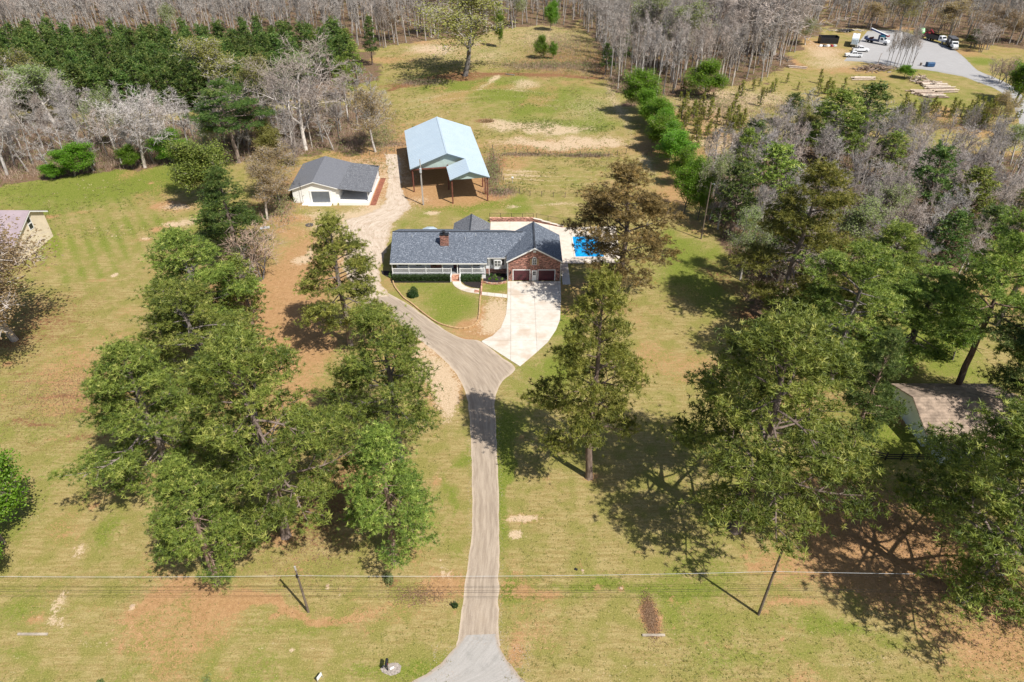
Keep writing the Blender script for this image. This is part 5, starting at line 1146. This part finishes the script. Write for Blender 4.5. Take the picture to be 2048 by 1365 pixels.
board_fence(G2([(1712,906),(1770,920),(1862,921)]), 'black board fence joining the old shed to the dull green tree')
# ------------------------------------------------------------------ utility poles and lines
def wire(pts, r=.016): 
    q = MB(pts[0])
    for i in range(len(pts)-1): q.tube(pts[i], pts[i+1], r, r, 5)
    return q
def sag(a, b_, s, n=14): return [tuple(Vector(a).lerp(Vector(b_), i/n)-Vector((0,0,s*4*(i/n)*(1-i/n)))) for i in range(n+1)]
p1 = G(617,1224); p2 = G(1517,1229); p3 = G(847,410); p4 = G(1402,478)
def pole(p, h, r, m, label, top=None, lean=(0,0)):
    t = thing('utility_pole', label, 'utility pole', p); MB().tube((0,0,-.3), (lean[0],lean[1],h), r, r*.68, 12).build('pole', m, t, smooth=False)
    if top: MB().tube((lean[0]*.98,lean[1]*.98,h-top), (lean[0],lean[1],h+.01), r*.72, r*.70, 12).build('pale_top', M_polegrey, t)
    return t
pa = pole(p1, 7.3, .13, M_polewood, 'short roadside utility pole left of the drive foot', .5)
MB().box(-.09,.09,-.2,.0,5.8,6.2).build('bracket', M_black, pa)
pb = pole(p2, 9.9, .15, M_polewood, 'tall dark roadside utility pole standing on the lawn at the right', None)
MB().box(-.09,.09,-.2,.0,7.0,7.2).build('bracket', M_black, pb)
pc = pole(p3, 10.0, .14, M_polegrey, 'pale utility pole with a transformer in front of the blue roofed barn')
MB().tube((.0,-.38,7.3), (.0,-.38,8.25), .24, .24, 14).tube((0,-.38,8.25), (0,-.38,8.33), .24, .1, 14).build('transformer', M_galv, pc)
MB().tube((0,-.38,8.3), (0,-.38,8.6), .05, .03, 8).build('insulator', M_black, pc); MB().box(-.03,.03,-.2,.0,7.5,8.1).build('bracket', M_black, pc)
MB().tube((-.12,-.12,.2),(-.12,-.12,6.8),.03,.03,6).build('conduit', M_galv, pc)
pd = pole(p4, 11.5, .14, M_polewood, 'slender utility pole on the edge of the right wood'); MB().tube((0,0,11.2),(.55,-.2,11.35),.03,.03,6).tube((.55,-.2,11.3),(.62,-.22,11.22),.1,.08,8).build('yard_lamp', M_galv, pd)
L1 = (-62, 39.2, 5.8); R1 = (70, 38.2, 7.1)
for nm_, z1, z2, zl, zr2, dy, lb, m_ in (('upper', 6.1, 7.12, 5.9, 7.2, -.12, 'upper power line crossing the lawn above the others', M_galv), ('second', 5.98, 6.75, 5.75, 6.8, -.16, 'dark power line just below the upper one', M_black), ('low', 3.95, 4.55, 3.8, 4.7, -.12, 'low telephone line crossing the lawn between the roadside poles', M_black), ('lowest', 3.72, 4.3, 3.55, 4.4, -.15, 'lowest telephone line of the roadside poles', M_black)):
    A_ = (-58, p1[1]+.2+dy, zl); B_ = (p1[0], p1[1]+dy, z1); C_ = (p2[0], p2[1]+dy, z2); D_ = (70, p2[1]-.4+dy, zr2)
    tag(wire(sag(A_, B_, .25)+sag(B_, C_, .35)[1:]+sag(C_, D_, .3)[1:], .014 if nm_ == 'upper' else .013).build('power_line' if nm_ in ('upper','second') else 'telephone_line', m_), lb, 'power line')
    bpy.data.objects[-1] if False else None
def place_wire(o, first): o.location = first
for o in [o for o in COL.objects if o.name.startswith(('power_line','telephone_line'))]:
    z = {'upper p':5.9,'dark po':5.75,'low tel':3.8,'lowest ':3.55}[o['label'][:7]]; o.location = (-58, p1[1]+.2+(-.12 if o['label'][:7] in ('upper p','low tel') else (-.16 if o['label'][:4] == 'dark' else -.15)), z)
a_ = (p3[0], p3[1], 7.3); b_ = (-21.2, 140.5, 5.3)
o = wire(sag(a_, b_, .15, 8), .02).build('service_wire', M_black); o.location = a_; tag(o, 'short service wire from the pale pole to the left eave of the barn', 'wire')
a_ = (p3[0], p3[1], 7.0); b_ = (-29.6, 140.2, 2.9)
o = wire(sag(a_, b_, .3, 8), .018).build('service_wire', M_black); o.location = a_; tag(o, 'service wire from the pale pole towards the white garage', 'wire')

# ------------------------------------------------------------------ roadside things
mb = thing('mailbox', 'black mailbox on a post in a round patch of gravel by the road', 'mailbox', G(776,1341))
MB().tube((0,0,-.1), (0,0,1.15), .055, .05, 8).build('post', M_black, mb); MB().exx([(-.11,1.15),(.11,1.15),(.11,1.3),(.08,1.4),(0,1.44),(-.08,1.4),(-.11,1.3)], -.02, .02)
q = MB(); q.exx([(-.35,1.15),(.35,1.15),(.35,1.38),(-.35,1.38)], -.13, .13); q.exy([(-.13,1.38),(.13,1.38),(.10,1.48),(0,1.53),(-.10,1.48)], -.35, .35); q.build('box', M_black, mb)
MB().box(.13,.16,-.2,-.17,1.3,1.55).build('flag', mat('flag_red', (.4,.03,.02)), mb)
ci = [(G(783,1338)[0]+1.0*math.cos(i*.5236)*R.uniform(.85,1.1), G(783,1338)[1]+.62*math.sin(i*.5236)*R.uniform(.85,1.1)) for i in range(12)]
MB().prism(ci, -.03, .03).build('gravel_patch', mat('grey_gravel', (.36,.31,.27), .9, .4, 6.0), None, 'structure')
mp = G(784,1337); t = thing('stone', 'flat white stone on the gravel by the mailbox', 'stone', (mp[0], mp[1], .03)); MB().obox((0,0,.05), (.42,.16,.1), rz=.5).build('stone_block', M_white, t, bevel=.02)
sg = thing('yard_sign', 'small white sign board on two stakes near the road', 'sign', G(641,1361), math.radians(62))
MB().box(-.32,.32,-.012,.012,.45,.95).build('board', M_white, sg)
for x in (-.3,.3): MB().box(x-.015,x+.015,-.03,-.013,-.1,1.0).build('stake', M_galv, sg)
for px, py, L_, lb in ((1307,1271,2.2,'long concrete culvert lip at the foot of the brown ditch'),(66,1269,2.9,'long pale concrete culvert lip in the grass at the lower left')):
    g_ = G(px, py); t = thing('culvert_headwall', lb, 'culvert', g_); MB().box(-L_/2, L_/2, -.11, .11, -.1, .16).build('lip', mat('stained_concrete', (.40,.34,.27), .9, .3), t, bevel=.03)
# leafy trash in the ditch
def scraps(name, label, px, py, rx, ry, n, size, m, kind='stuff', h=.1, seed=1):
    g = np.random.default_rng(seed); c = G(px, py); k = mpp(py); P_ = g.normal(size=(n, 3))*[rx*k*.5, ry*k*.9, 0]; P_[:, 2] = g.random(n)*h+.02
    v, f, t = leaves(P_, size, g, np.full(n, .45), 1.2); o = tri_obj(name, v, f, t, [m]); o.location = c; return tag(o, label, None, None, kind)
M_litter = leaf_mat('dead_leaves', (.20,.115,.06), (.34,.22,.13), (.46,.35,.24), .15)
scraps('leaf_litter', 'brown dead leaves heaped in the ditch', 1300, 1234, 15, 26, 3000, .055, M_litter, seed=2)
scraps('leaf_litter', 'red brown leaves under the dark leaning pine', 1960, 1190, 160, 70, 5200, .07, M_litter, seed=3)
scraps('leaf_litter', 'red brown needles and leaves on the ground below the right pines', 1760, 1060, 170, 70, 5200, .07, M_litter, seed=4)
scraps('leaf_litter', 'brown leaves under the left pine clump', 640, 1040, 120, 80, 4200, .07, M_litter, seed=5)
scraps('leaf_litter', 'drifts of brown leaves on the left field', 150, 790, 190, 70, 7000, .07, M_litter, seed=6)
scraps('leaf_litter', 'brown leaves along the ditch left of the drive', 840, 1190, 60, 14, 1200, .07, M_litter, seed=7)
g9 = np.random.default_rng(12); SV = []
for px0, px1, y0, y1, n_ in ((938,948,820,1250,700),(992,1002,820,1290,700),(915,1010,1262,1290,260),(1000,1060,1290,1365,260),(860,920,1290,1365,200),(1000,1045,725,760,160)):
    for _ in range(n_): q_ = G(g9.uniform(px0, px1)+g9.normal()*3, g9.uniform(y0, y1)); SV.append((q_[0], q_[1], .02))
v, f, tt = leaves(np.array(SV), .045, g9, np.full(len(SV), .5), 2.0); tag(tri_obj('loose_stones', v, f, tt, [leaf_mat('loose_grit', (.30,.23,.17), (.56,.48,.39), (.7,.62,.52), 0)]), 'loose stones and grit along the edges of the drive', 'gravel', None, 'stuff')
x, y, _ = G(778,1163); shrub(x, y, .75, 1.2, 71, 'small grey green bush at the foot of the lower pine by the drive', M_budg, 900, .09)
x, y, _ = G(911,1213); shrub(x, y, .38, .9, 72, 'small dark upright conifer bush left of the drive mouth', M_hedge, 700, .07)
x, y, _ = G(415,1364); shrub(x, y, .7, .7, 73, 'thin pale wispy bush at the bottom edge of the lawn', M_budg, 240, .07)
x, y, _ = G(200,1368); shrub(x, y, .4, .5, 74, 'low weed clump at the bottom of the lawn, further left', M_leafd, 200, .07)
x, y, _ = G(619,451); t = thing('fire_pit', 'dark round fire ring on the bare earth left of the gravel yard', 'fire pit', (x, y, 0))
for i in range(9): MB().obox((.6*math.cos(i*.7),.5*math.sin(i*.7),.12), (.32,.26,.26), rz=i*.7).build('stone', mat('fire_stone', (.12,.11,.11)), t)
x, y, _ = G(530,456); t = thing('scrap_board', 'pale board lying in the grass under the dense dark pine', 'board', (x, y, .05), .3); MB().box(-.9,.9,-.5,.5,0,.06).build('plank_board', M_galv, t)
for px, py, lb, s in ((345,405,'pale stone on the sandy patch of the green field',.3),(1242,1177,'orange stone in the grass above the ditch',.22),(265,1213,'round pale stone on the lower left lawn',.28),(655,1172,'pale stone right of the short roadside pole',.2),(1165,1141,'pale stone under the upper power line',.2),(1152,1139,'dark stone beside the drive below the power line',.22)):
    x, y, _ = G(px, py); t = thing('stone', lb, 'stone', (x, y, 0)); q = MB().obox((0,0,s*.2), (s*1.5,s*1.1,s*.5), rz=R.uniform(0,3)); q.build('boulder', mat('tan_stone', (.5,.36,.24)) if 'dark' not in lb else M_black, t, bevel=s*.12)
# ------------------------------------------------------------------ field fences, posts
fence('wire_fence', 'old wire fence with dark posts across the back field behind the barn', G2([(985,300),(1010,304),(1100,313),(1200,315),(1252,308)]), 1.35, 2.6, M_polewood, (.4,.7,.95), .07, mesh=False)
fence('wire_fence', 'old wire fence below the lower field, from the barn bank to the bronze cedar', G2([(1018,380),(1060,392),(1130,395),(1275,392)]), 1.2, 2.6, M_polewood, (.4,.7,.95), .06, mesh=False)
fence('wire_fence', 'short wire fence between the budding tree and the barn', G2([(706,312),(790,305)]), 1.2, 2.2, M_polewood, (.4,.7,.95), .06, mesh=False)
fence('wire_fence', 'wire fence down the bank at the right side of the barn', G2([(985,300),(990,330),(1012,372)]), 1.3, 2.6, M_polewood, (.4,.7,.95), .06, mesh=False)
fence('wire_fence', 'short wire fence under the green row of trees', G2([(1284,315),(1312,302),(1345,312)]), 1.2, 2.4, M_polewood, (.4,.7,.95), .07, mesh=False)
x, y, _ = G(1025,367); t = thing('feeder', 'white feeder on a thin stem by the fence below the field', 'feeder', (x, y, 0)); MB().tube((0,0,0),(0,0,1.2),.04,.04,6).build('stem', M_galv, t); MB().tube((0,0,1.2),(0,0,1.5),.18,.28,10).build('bowl', M_white, t)
x, y, _ = G(1020,150); t = thing('fallen_log', 'single dark log lying in the back field right of the lone tree', 'log', (x, y, 0), 2.7); MB().tube((-1.6,0,.15),(1.6,0,.18),.17,.13,8).build('log', M_dbark, t)
x, y, _ = G(975,243); g_ = thing('debris_heap', 'low brown heap of debris in the middle of the back field', 'debris heap', (x, y, 0)); v, f, tt = blob_leaves(81, 900, 2.3, 1.5, .5, .2, 12); tri_obj('debris', v, f, tt, [M_litter], g_)

# ------------------------------------------------------------------ log yard
M_log = [mat('pale_log', (.52,.42,.33), .85, .25, 2.0, dark=(.3,.2,.14)), mat('barked_log', (.30,.22,.17), .9, .3, 2.0), mat('bleached_log', (.62,.53,.44), .85, .2, 2.0)]
def logpile(label, px, py, rows, n, L_, dr, sp_, rz=0.0, stag=0.0, r=.22):
    o = G(px, py); t = thing('log_pile', label, 'log pile', o, rz, 'log piles by the parking lot')
    for row in range(rows):
        for i in range(n-row):
            y = (i+row*.5)*sp_; x0 = R.uniform(-.6,.6)+stag*i; l = L_*R.uniform(.75,1.1); rr = r*R.uniform(.75,1.25); z = rr+row*r*1.7
            MB().tube((x0-l/2,y,z), (x0+l/2,y+R.uniform(-.3,.3),z+R.uniform(0,.08)), rr, rr*.8, 8).build('log', M_log[R.randrange(3)], t)
logpile('large pile of pale logs, the upper right stack beside the lot road', 1893, 186, 2, 10, 8.2, 0, 1.15, .04, 0)
logpile('large pile of pale logs, the lower left stack in front of the upper one', 1872, 196, 2, 8, 7.5, 0, .95, -.03, -.35)
logpile('small stack of brown logs lying apart on the grass', 1730, 161, 2, 4, 7.2, 0, .75, -.05, 0, .2)
logpile('low stack of grey poles at the edge of the wood beside the dirt yard', 1592, 137, 2, 3, 6.0, 0, .7, -.35, 0, .18)
def brushpile(label, px, py, rx, ry, h, n, seed, mats, L_=3.0):
    g = random.Random(seed); o = G(px, py); t = thing('brush_pile', label, 'brush pile', o, 0, 'brush heaps by the parking lot')
    for i in range(n):
        x, y = g.gauss(0,.42)*rx, g.gauss(0,.42)*ry; z = max(.1, h*(1-(x/rx)**2-(y/ry)**2)*g.random()); a = g.uniform(0,6.28); l = L_*g.uniform(.4,1.1); dz = g.uniform(-.25,.35)*l
        MB().tube((x-math.cos(a)*l/2,y-math.sin(a)*l/2,max(.05,z-dz/2)), (x+math.cos(a)*l/2,y+math.sin(a)*l/2,max(.1,z+dz/2)), g.uniform(.08,.2), .06, 6).build('branch', g.choice(mats), t)
brushpile('long heap of brown brush left of the low green bush', 1755, 140, 9, 3.2, 1.8, 130, 3, [M_log[1], M_dbark, M_litter if False else M_log[1]])
brushpile('heap of pale split trunks right of the low green bush', 1838, 163, 4.0, 5, 1.7, 60, 4, [M_log[0], M_log[2], M_log[1]], 3.4)
brushpile('broken pale stumps at the left end of the upper log stack', 1868, 172, 2.2, 4, 1.6, 34, 5, [M_log[0], M_log[2]], 2.4)
brushpile('scattered branches at the edge of the wood by the dirt yard', 1560, 118, 6, 5, .8, 50, 6, [M_dbark, M_log[1]], 3.4)
brushpile('low line of scrap and stumps behind the white truck trailer', 1700, 62, 9, 2, .8, 40, 7, [M_log[2], M_galv, M_dbark], 2.4)

# ------------------------------------------------------------------ vehicles (x forward)
M_carw = mat('vehicle_white', (.78,.79,.80), .3, .03, .5, spec=.6)
M_tyre = mat('tyre_rubber', (.02,.02,.02), .9, .1); M_rim = mat('wheel_rim', (.5,.5,.5), .4, .1, metal=.6)
M_navy = mat('truck_navy', (.035,.05,.11), .4, .1, spec=.5); M_vred = mat('truck_red', (.28,.02,.035), .4, .1, spec=.5); M_vgrn = mat('machine_green', (.04,.42,.06), .4, .15, spec=.5)
M_vblk = mat('truck_black', (.018,.018,.022), .4, .15, spec=.5); M_lampg = mat('headlamp', (.7,.7,.65), .2, .02)
def wheel(t, x, y, r=.4, w_=.26):
    o = MB().tube((x,y-w_/2,r), (x,y+w_/2,r), r, r, 16).build('wheel', M_tyre, t)
    s = 1 if y > 0 else -1; MB().tube((x,y+s*w_/2,r), (x,y+s*(w_/2+.02),r), r*.55, r*.5, 10).build('rim', M_rim, o)
def pickup(loc, rz, label, cover=False):
    t = thing('pickup_truck', label, 'pickup truck', (*loc[:2], .01), rz, 'white pickup trucks in the parking lot')
    low = MB().exy([(-2.9,.45),(2.85,.45),(2.9,.8),(2.8,1.08),(1.35,1.2),(1.3,1.25),(-1.0,1.25),(-1.0,1.22),(-2.88,1.22)], -.98, .98).build('body', M_carw, t, bevel=.05)
    MB().exy([(1.3,1.24),(.55,1.9),(-.75,1.93),(-.98,1.24)], -.86, .86).build('cab', M_carw, t, bevel=.05)
    for s in (-1, 1):
        MB().exy([(.95,1.32),(.45,1.78),(-.02,1.8),(-.02,1.32)], s*.865-.006, s*.865+.006).build('side_window', M_glass, t); MB().exy([(-.1,1.32),(-.1,1.8),(-.66,1.82),(-.82,1.32)], s*.865-.006, s*.865+.006).build('side_window', M_glass, t)
    MB().slab([(1.22,-.72,1.34),(1.22,.72,1.34),(.66,.68,1.84),(.66,-.68,1.84)], .02).build('windscreen', M_glass, t)
    MB().box(-2.75,-1.1,-.8,.8,1.221,1.24).build('bed_cover' if cover else 'bed', M_dark if not cover else M_vblk, t)
    MB().box(-2.98,-2.9,-.9,.9,.45,.65).box(2.9,3.0,-.92,.92,.42,.7).build('bumper', M_rim, t)
    for s in (-.7,.7): MB().box(2.86,2.91,s-.18,s+.18,.78,.98).build('headlight', M_lampg, t)
    for x in (-1.9, 1.85):
        for y in (-.9,.9): wheel(t, x, y)
    return t
def face(a, b_): return math.atan2(b_[1]-a[1], b_[0]-a[0])
g1 = G(1720,103); g2 = G(1706,114)
pickup(g1, -.10, 'white crew cab pickup nearest the white truck body, nose to the right'); pickup(g2, math.pi-.13, 'front white pickup with a dark bed, nose to the left', True)
def truck(loc, rz, L_, label, name='work_truck', cab=M_carw, chassis=M_vblk, cabh=2.5, axles=2, sleeper=0):
    t = thing(name, label, 'truck', (*loc[:2], .01), rz); fx = L_/2
    MB().box(-L_/2, fx-.4, -.5, .5, .75, 1.02).build('chassis', chassis, t)
    MB().exy([(fx-1.5,.85),(fx,.85),(fx+.02,1.35),(fx-.1,1.7),(fx-1.5,1.85)], -.88, .88).build('hood', cab, t, bevel=.08)
    MB().exy([(fx-3.2,.9),(fx-1.45,.9),(fx-1.45,1.85),(fx-1.8,cabh+.1),(fx-3.2,cabh+.15)], -1.08, 1.08).build('cab', cab, t, bevel=.06)
    MB().slab([(fx-1.40,-.92,1.92),(fx-1.40,.92,1.92),(fx-1.74,.88,cabh+.02),(fx-1.74,-.88,cabh+.02)], .02).build('windscreen', M_glass, t)
    for s in (-1, 1): MB().exy([(fx-2.8,1.7),(fx-1.65,1.7),(fx-1.95,cabh-.1),(fx-2.8,cabh-.1)], s*1.086-.006, s*1.086+.006).build('side_window', M_glass, t); MB().box(fx-.02, fx+.04, s*.7-.14, s*.7+.14, 1.0, 1.25).build('headlight', M_lampg, t)
    MB().box(fx+.03, fx+.16, -1.1, 1.1, .5, .82).build('bumper', M_rim, t)
    for y in (-.95,.95):
        wheel(t, fx-1.0, y, .5, .3)
        for k in range(axles): wheel(t, -L_/2+1.1+k*1.15, y, .5, .4)
    return t, fx
# crane truck
ga = G(1737,84); gb = G(1768,90); t, fx = truck(((ga[0]+gb[0])/2, (ga[1]+gb[1])/2), face(ga, gb), 9.0, 'white cab crane truck with dark flat bed and raised blue boom', 'crane_truck', chassis=M_navy, axles=2)
MB().box(-4.6, fx-3.9, -1.2, 1.2, 1.03, 1.25).build('flat_bed', M_navy, t); MB().box(-4.6, -4.45, -1.2, 1.2, 1.251, 2.0).build('tail_rack', M_navy, t)
MB().box(fx-3.85, fx-3.25, -1.15, 1.15, 1.03, 3.3).build('crane_base', M_navy, t)
bo = MB().obox((fx-4.3,0,3.9), (7.4,.62,.5), ry=math.radians(12)).build('boom', mat('boom_blue', (.06,.10,.28)), t); MB().obox((fx-4.3,0,4.19), (7.4,.64,.1), ry=math.radians(12)).build('boom_top', M_carw, bo)
MB().box(fx-3.1, fx-1.7, -.9, .9, 2.75, 3.2).build('cab_rack', mat('rack_teal', (.05,.25,.33)), t); MB().box(fx-1.5, fx-.5, -.5, .5, 3.0, 3.5).build('hook_block', M_vred, t)
MB().tube((-3,0,1.26),(-1.6,0,1.9),.5,.3,8).build('winch', M_rust, t)
# white truck body / box van
gc = G(1706,96); gd = G(1713,72); gb_ = thing('box_trailer', 'large white box body with a light front rack behind the pickups', 'trailer', (*G(1708,90)[:2], .01), face(gc, gd))
MB().box(-4.3, 4.6, -1.25, 1.25, .8, 3.3).build('box_body', M_carw, gb_, bevel=.06); MB().box(-4.9, -4.305, -1.15, 1.15, 1.2, 2.9).build('front_rack', mat('pale_blue_panel', (.45,.55,.62)), gb_)
for y in (-.9,-.3,.3,.9): MB().box(-4.95,-4.901,y-.03,y+.03,1.2,2.9).build('rack_bar', M_white, gb_)
for x in (1.5,2.6,-3.6):
    for y in (-1.0,1.0): wheel(gb_, x, y, .45, .3)
MB().box(-1.0,.2,-1.6,-1.255,.9,1.8).build('side_box', M_vblk, gb_); MB().box(3.0,3.5,-.3,.3,3.301,3.5).box(-.5,0,-.2,.2,3.301,3.42).build('roof_vent', M_galv, gb_)
# chip truck (black box, white cab)
ga = G(1892,90); gb = G(1908,103); t, fx = truck(G(1903,96), face(ga, gb)-.0, 8.0, 'white cab truck with a tall black box, the rightmost in the lot', 'chip_truck')
cb_ = MB().box(-4.3, fx-3.3, -1.25, 1.25, 1.03, 3.4).build('box', M_vblk, t, bevel=.04); MB().box(-4.25, fx-2.6, -1.2, 1.2, 3.401, 3.5).build('box_cover', mat('faded_tarp', (.10,.10,.11)), cb_)
MB().box(-1.2, .2, -1.272, -1.252, 1.9, 2.9).build('door_panel', M_carw, cb_)
ga = G(1858,82); gb = G(1886,90); t, fx = truck(G(1872,84), face(ga, gb), 9.5, 'white cab truck with dark bed and a red grapple behind the black box truck', 'grapple_truck', axles=2)
MB().box(-4.7, fx-3.4, -1.25, 1.25, 1.03, 1.2).build('bed_floor', M_vblk, t)
for y in (-1.22,1.22): MB().box(-4.7, fx-3.4, y-.05, y+.05, 1.2, 2.5).build('bed_side', M_vblk, t)
MB().box(-5.6, -4.75, -1.1, 1.1, 1.0, 2.4).build('grapple_base', M_vred, t); MB().obox((-4.7,0,2.9), (2.6,.4,.4), ry=-.5).obox((-3.3,0,3.2), (2.0,.35,.35), ry=.5).build('grapple_arm', M_vred, t)
# green chipper machine
ga = G(1833,74); gm = thing('wood_chipper', 'bright green chipper machine standing left of the red grapple truck', 'machine', (*G(1841,75)[:2], .01), face(G(1833,72), G(1850,82)))
MB().box(-2.0,1.6,-.9,.9,.8,2.1).build('body', M_vgrn, gm, bevel=.08); MB().exy([(-2.0,2.1),(.6,2.1),(-.4,3.3),(-1.6,3.3)], -.8, .8).build('chute', M_vgrn, gm, bevel=.05); MB().box(-3.4,-2.01,-.3,.3,.9,1.15).build('tow_bar', M_vblk, gm)
MB().exx([(-.9,.8),(.9,.8),(.9,1.8),(-.9,1.8)], 1.61, 2.6).build('infeed', M_vblk, gm)
for y in (-.85,.85): wheel(gm, .3, y, .42); wheel(gm, -.8, y, .42)
# dumpster, bins, dark container, posts
t = thing('dumpster', 'blue dumpster with two lids at the near edge of the parking lot', 'dumpster', G(1859,133), -.05); MB().exx([(-.9,.15),(.9,.15),(.95,1.2),(-.7,1.5),(-1.0,1.2)], -1.2, 1.2).build('bin', mat('dumpster_blue', (.03,.09,.20)), t, bevel=.03)
for x in (-.6,.6): MB().obox((x,.12,1.42), (1.12,1.75,.06), rx=-.17).build('lid', mat('lid_grey_blue', (.20,.28,.38)), t)
t = thing('barrel', 'small dark barrel left of the blue dumpster', 'barrel', G(1841,131)); MB().tube((0,0,0),(0,0,.9),.35,.38,12).build('drum', M_dbark, t)
t = thing('leaning_post', 'dark leaning stump post between the bush clump and the dumpster', 'post', G(1825,126)); MB().tube((0,0,-.2),(.9,.2,3.6),.16,.1,8).build('stump', M_dbark, t)
t = thing('snag', 'pale broken snag standing at the left end of the brush heap', 'dead tree', G(1752,137)); MB().tube((0,0,-.2),(.3,0,5.0),.12,.05,6).tube((.25,0,4.2),(1.0,.1,5.4),.05,.02,5).build('trunk', M_log[1], t)
t = thing('junk_container', 'black netted container with junk beside it on the dirt yard', 'container', G(1655,86), -.05); MB().box(-3.4,3.4,-1.5,1.5,0,.3).box(-3.4,-3.2,-1.5,1.5,.3,2.6).box(3.2,3.4,-1.5,1.5,.3,2.6).box(-3.2,3.2,1.3,1.5,.3,2.6).box(-3.2,3.2,-1.5,-1.4,.3,2.2).build('net_wall', M_vblk, t)
for x, c_ in ((-2.2,M_carw),(-1.2,M_vblk),(.2,M_carw),(1.2,M_vred),(2.4,M_galv)): 
    o = thing('junk_bag', {-2.2:'white sack at the left of the black container',-1.2:'black bag among the white sacks',.2:'large white sack before the black container',1.2:'red sack before the black container',2.4:'grey sack at the right end of the black container'}[x], 'sack', (*G(1655+x*6, 93)[:2], 0), R.uniform(0,3)); MB().exy([(-.8,0),(.8,0),(.6,.5),(.1,.75),(-.5,.55)], -.5, .5).build('sack', c_, o, bevel=.12)
t = thing('flat_trailer', 'dark low trailer at the wood edge above the dirt yard', 'trailer', G(1690,64), .1); MB().box(-3.2,3.2,-1.1,1.1,.7,.85).build('deck', M_vblk, t)
for x in (-.5,.6):
    for y in (-1.1,1.1): wheel(t, x, y, .38)
MB().tube((-3.2,0,.78),(-4.5,0,.6),.08,.06,6).build('hitch', M_vblk, t)
